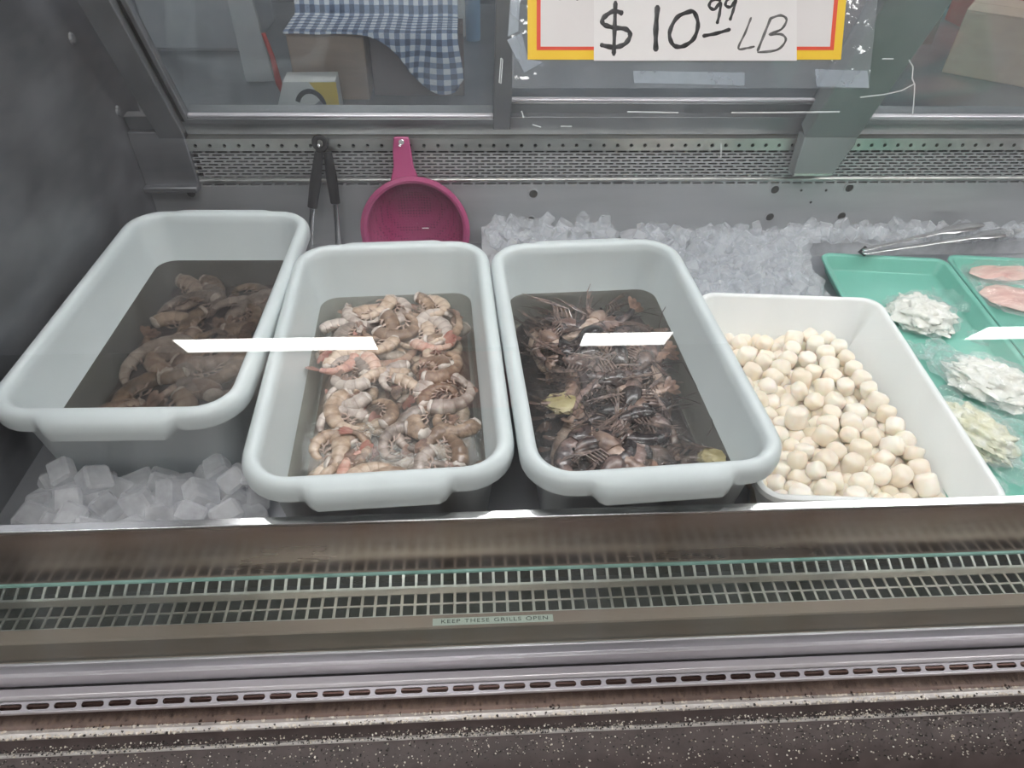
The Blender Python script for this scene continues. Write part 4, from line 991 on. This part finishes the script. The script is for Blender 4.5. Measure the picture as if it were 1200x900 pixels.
arc2 = [(.56+.17*math.cos(a_), .26+.40*math.sin(a_)) for a_ in [R(0+10*k_) for k_ in range(17)]]
fpoly('printed_arc', arc_+arc2, 'black_print', .0006); fpoly('printed_lamp', [(.50, .04), (.78, .04), (.78, .30), (.70, .45), (.60, .30)], 'grey_print', .0010)
# gingham cloth draped over the boxes
ctop = k1.z+.004
def cloth():
    nx, nd_ = 60, 46; V = []; UV = []; xa, xb = k0.x-.002, k2.x-.012; yf = KY-.004
    for j in range(nd_):
        for i in range(nx):
            u = i/(nx-1); s_ = -.34+(.34+.16)*j/(nd_-1)      # s<0 on top of the boxes, s>0 hanging in front
            hem = .004+.125*sstep(u, .42, .92)*(.85+.15*math.sin(u*9))-.02*sstep(u, .95, 1)
            sp = s_ if s_ < 0 else min(s_, hem)*1.0
            if s_ >= 0: sp = s_/.16*hem
            x = xa+(xb-xa)*u+.012*sstep(sp, 0, .1)*math.sin(u*14)
            fold = .008*math.sin(u*26)*sstep(sp, -.05, .08)+.005*noise.noise((u*8, sp*20, 1))
            if sp < 0: y = yf-sp; z = ctop+.004+.003*noise.noise((u*6, sp*14, 3))+(.045+.42*max(0, -sp-.17) if sp < -.17 else .045*sstep(-sp, .145, .17))
            else: y = yf-.012*sstep(sp, 0, .02)-.010*sp/.1+fold-.006; z = ctop+.003-sp
            if sp >= 0 and u > .40: y = min(y, KY-.016+fold*.5)
            V.append(Vector((x, y, z))); UV.append((u*(xb-xa)/.024, sp/.024))
    b = MB(); b.add(V, [(j*nx+i, (j+1)*nx+i, (j+1)*nx+i+1, j*nx+i+1) for j in range(nd_-1) for i in range(nx-1)])
    o = b.build('gingham_cloth', 'gingham', None, angle=80); me = o.data; lay = me.uv_layers.new(name='UVMap')
    for l in me.loops: lay.data[l.index].uv = UV[l.vertex_index]
    sm_ = o.modifiers.new('thickness', 'SOLIDIFY'); sm_.thickness = .002
    carton('cardboard_box', ((k0.x+k2.x)/2, KY+.285, LZ), (k2.x-k0.x-.03, .20, k1.z-LZ+.040), 0, 'cardboard', 'wide brown box under the back of the gingham cloth')
    return tag(o, 'blue and white gingham cloth draped over the cardboard boxes', 'cloth')
cloth()
# grey cabinet and posts in the kitchen, left pane
g0_ = at_y(200, 60, 2.1); g1_ = at_y(292, 60, 2.1)
fr = tag(empty('grey_cabinet', (g0_.x+(g1_.x-g0_.x)*.35, 2.2, LZ)), 'grey steel cabinet on the counter behind the left rear door', 'cabinet')
hw = (g1_.x-g0_.x)*.65; bx('cabinet_body', (-hw, -.08, 0), (hw, .25, .5), 'fridge_grey', fr, .004); bx('cabinet_door', (-hw+.01, -.095, .01), (hw-.01, -.082, .49), 'fridge_grey', fr, .003)
p0_ = at_y(288, 100, 1.85); p1_ = at_y(312, 100, 1.85)
ps = tag(empty('grey_board', ((p0_.x+p1_.x)/2, 1.86, LZ), R(4)), 'light grey board standing upright beside the grey cabinet', 'board'); hw = (p1_.x-p0_.x)/2
MB().prism([(-hw, 0, 0), (hw+.02, 0, 0), (hw-.012, 0, .42), (-hw, 0, .42)], (0, .018, 0)).build('board_panel', 'post_grey', ps, bevel=.002)
rp = [at_y(319, 66, 1.74), at_y(327, 98, 1.74)]
rs_ = tag(empty('red_spatula', (rp[1].x, 1.74, LZ)), 'thin red plastic spatula leaning behind the printed carton', 'spatula')
MB().tube([Vector((.012, 0, .004)), rp[1]-Vector((rp[1].x, 1.74, LZ)), rp[0]-Vector((rp[1].x, 1.74, LZ)), rp[0]-Vector((rp[1].x, 1.74, LZ))+Vector((-.010, 0, .05))], [.008, .008, .006, .005], 8).build('handle_grip', 'red_plastic', rs_)
b0 = at_y(546, 40, 2.25); b1 = at_y(563, 40, 2.25)
bp = tag(empty('blue_bottle', ((b0.x+b1.x)/2, 2.25, LZ)), 'tall blue bottle standing behind the boxes by the door stile', 'bottle'); rb = (b1.x-b0.x)/2
MB().lathe([(.001, 0), (rb, .001), (rb, .14), (rb*.9, .165), (rb*.4, .185), (rb*.4, .205), (.001, .206)], 20).build('bottle_body', 'blue_paint', bp); MB().lathe([(.001, .204), (rb*.46, .204), (rb*.46, .228), (.001, .229)], 16).build('bottle_cap', 'white_print', bp)
w0 = at_y(535, 20, 2.3)
pc_ = tag(empty('paper_roll', (w0.x, 2.3, LZ)), 'upright white paper roll behind the gingham cloth', 'paper roll'); MB().lathe([(.012, 0), (.026, 0), (.026, .20), (.012, .20), (.012, 0)], 20).build('roll_body', 'white_print', pc_)
# right pane: tan carton, dark crates, red crate
tcn = at_y(1215, 90, 1.82)
cx_ = at_y(1113, 72, 1.80)
carton('cardboard_box', (cx_.x+.27, 1.97, LZ), (.26, .22, .16), R(-38), 'cardboard_tan', 'tan cardboard box turned cornerwise behind the right rear door')
rc = at_y(1185, 22, 2.35); r_ = tag(empty('red_crate', (rc.x+.10, 2.42, LZ)), 'red plastic crate behind the tan cardboard box', 'crate')
for (a_, b_) in (((-.2, -.12, 0), (.2, -.105, .13)), ((-.2, .105, 0), (.2, .12, .13)), ((-.2, -.105, 0), (-.185, .105, .13)), ((.185, -.105, 0), (.2, .105, .13)), ((-.185, -.105, 0), (.185, .105, .01))): bx('crate_side', a_, b_, 'red_plastic', r_, .003)
cr = at_y(1050, 60, 2.2); dk = tag(empty('dark_crate', (cr.x-.06, 2.32, LZ), R(12)), 'dark grey plastic crate left of the tan cardboard box', 'crate')
for (a_, b_) in (((-.17, -.12, 0), (.17, -.105, .12)), ((-.17, .105, 0), (.17, .12, .12)), ((-.17, -.105, 0), (-.155, .105, .12)), ((.155, -.105, 0), (.17, .105, .12)), ((-.155, -.105, 0), (.155, .105, .01))): bx('crate_side', a_, b_, 'card_dark', dk, .003)
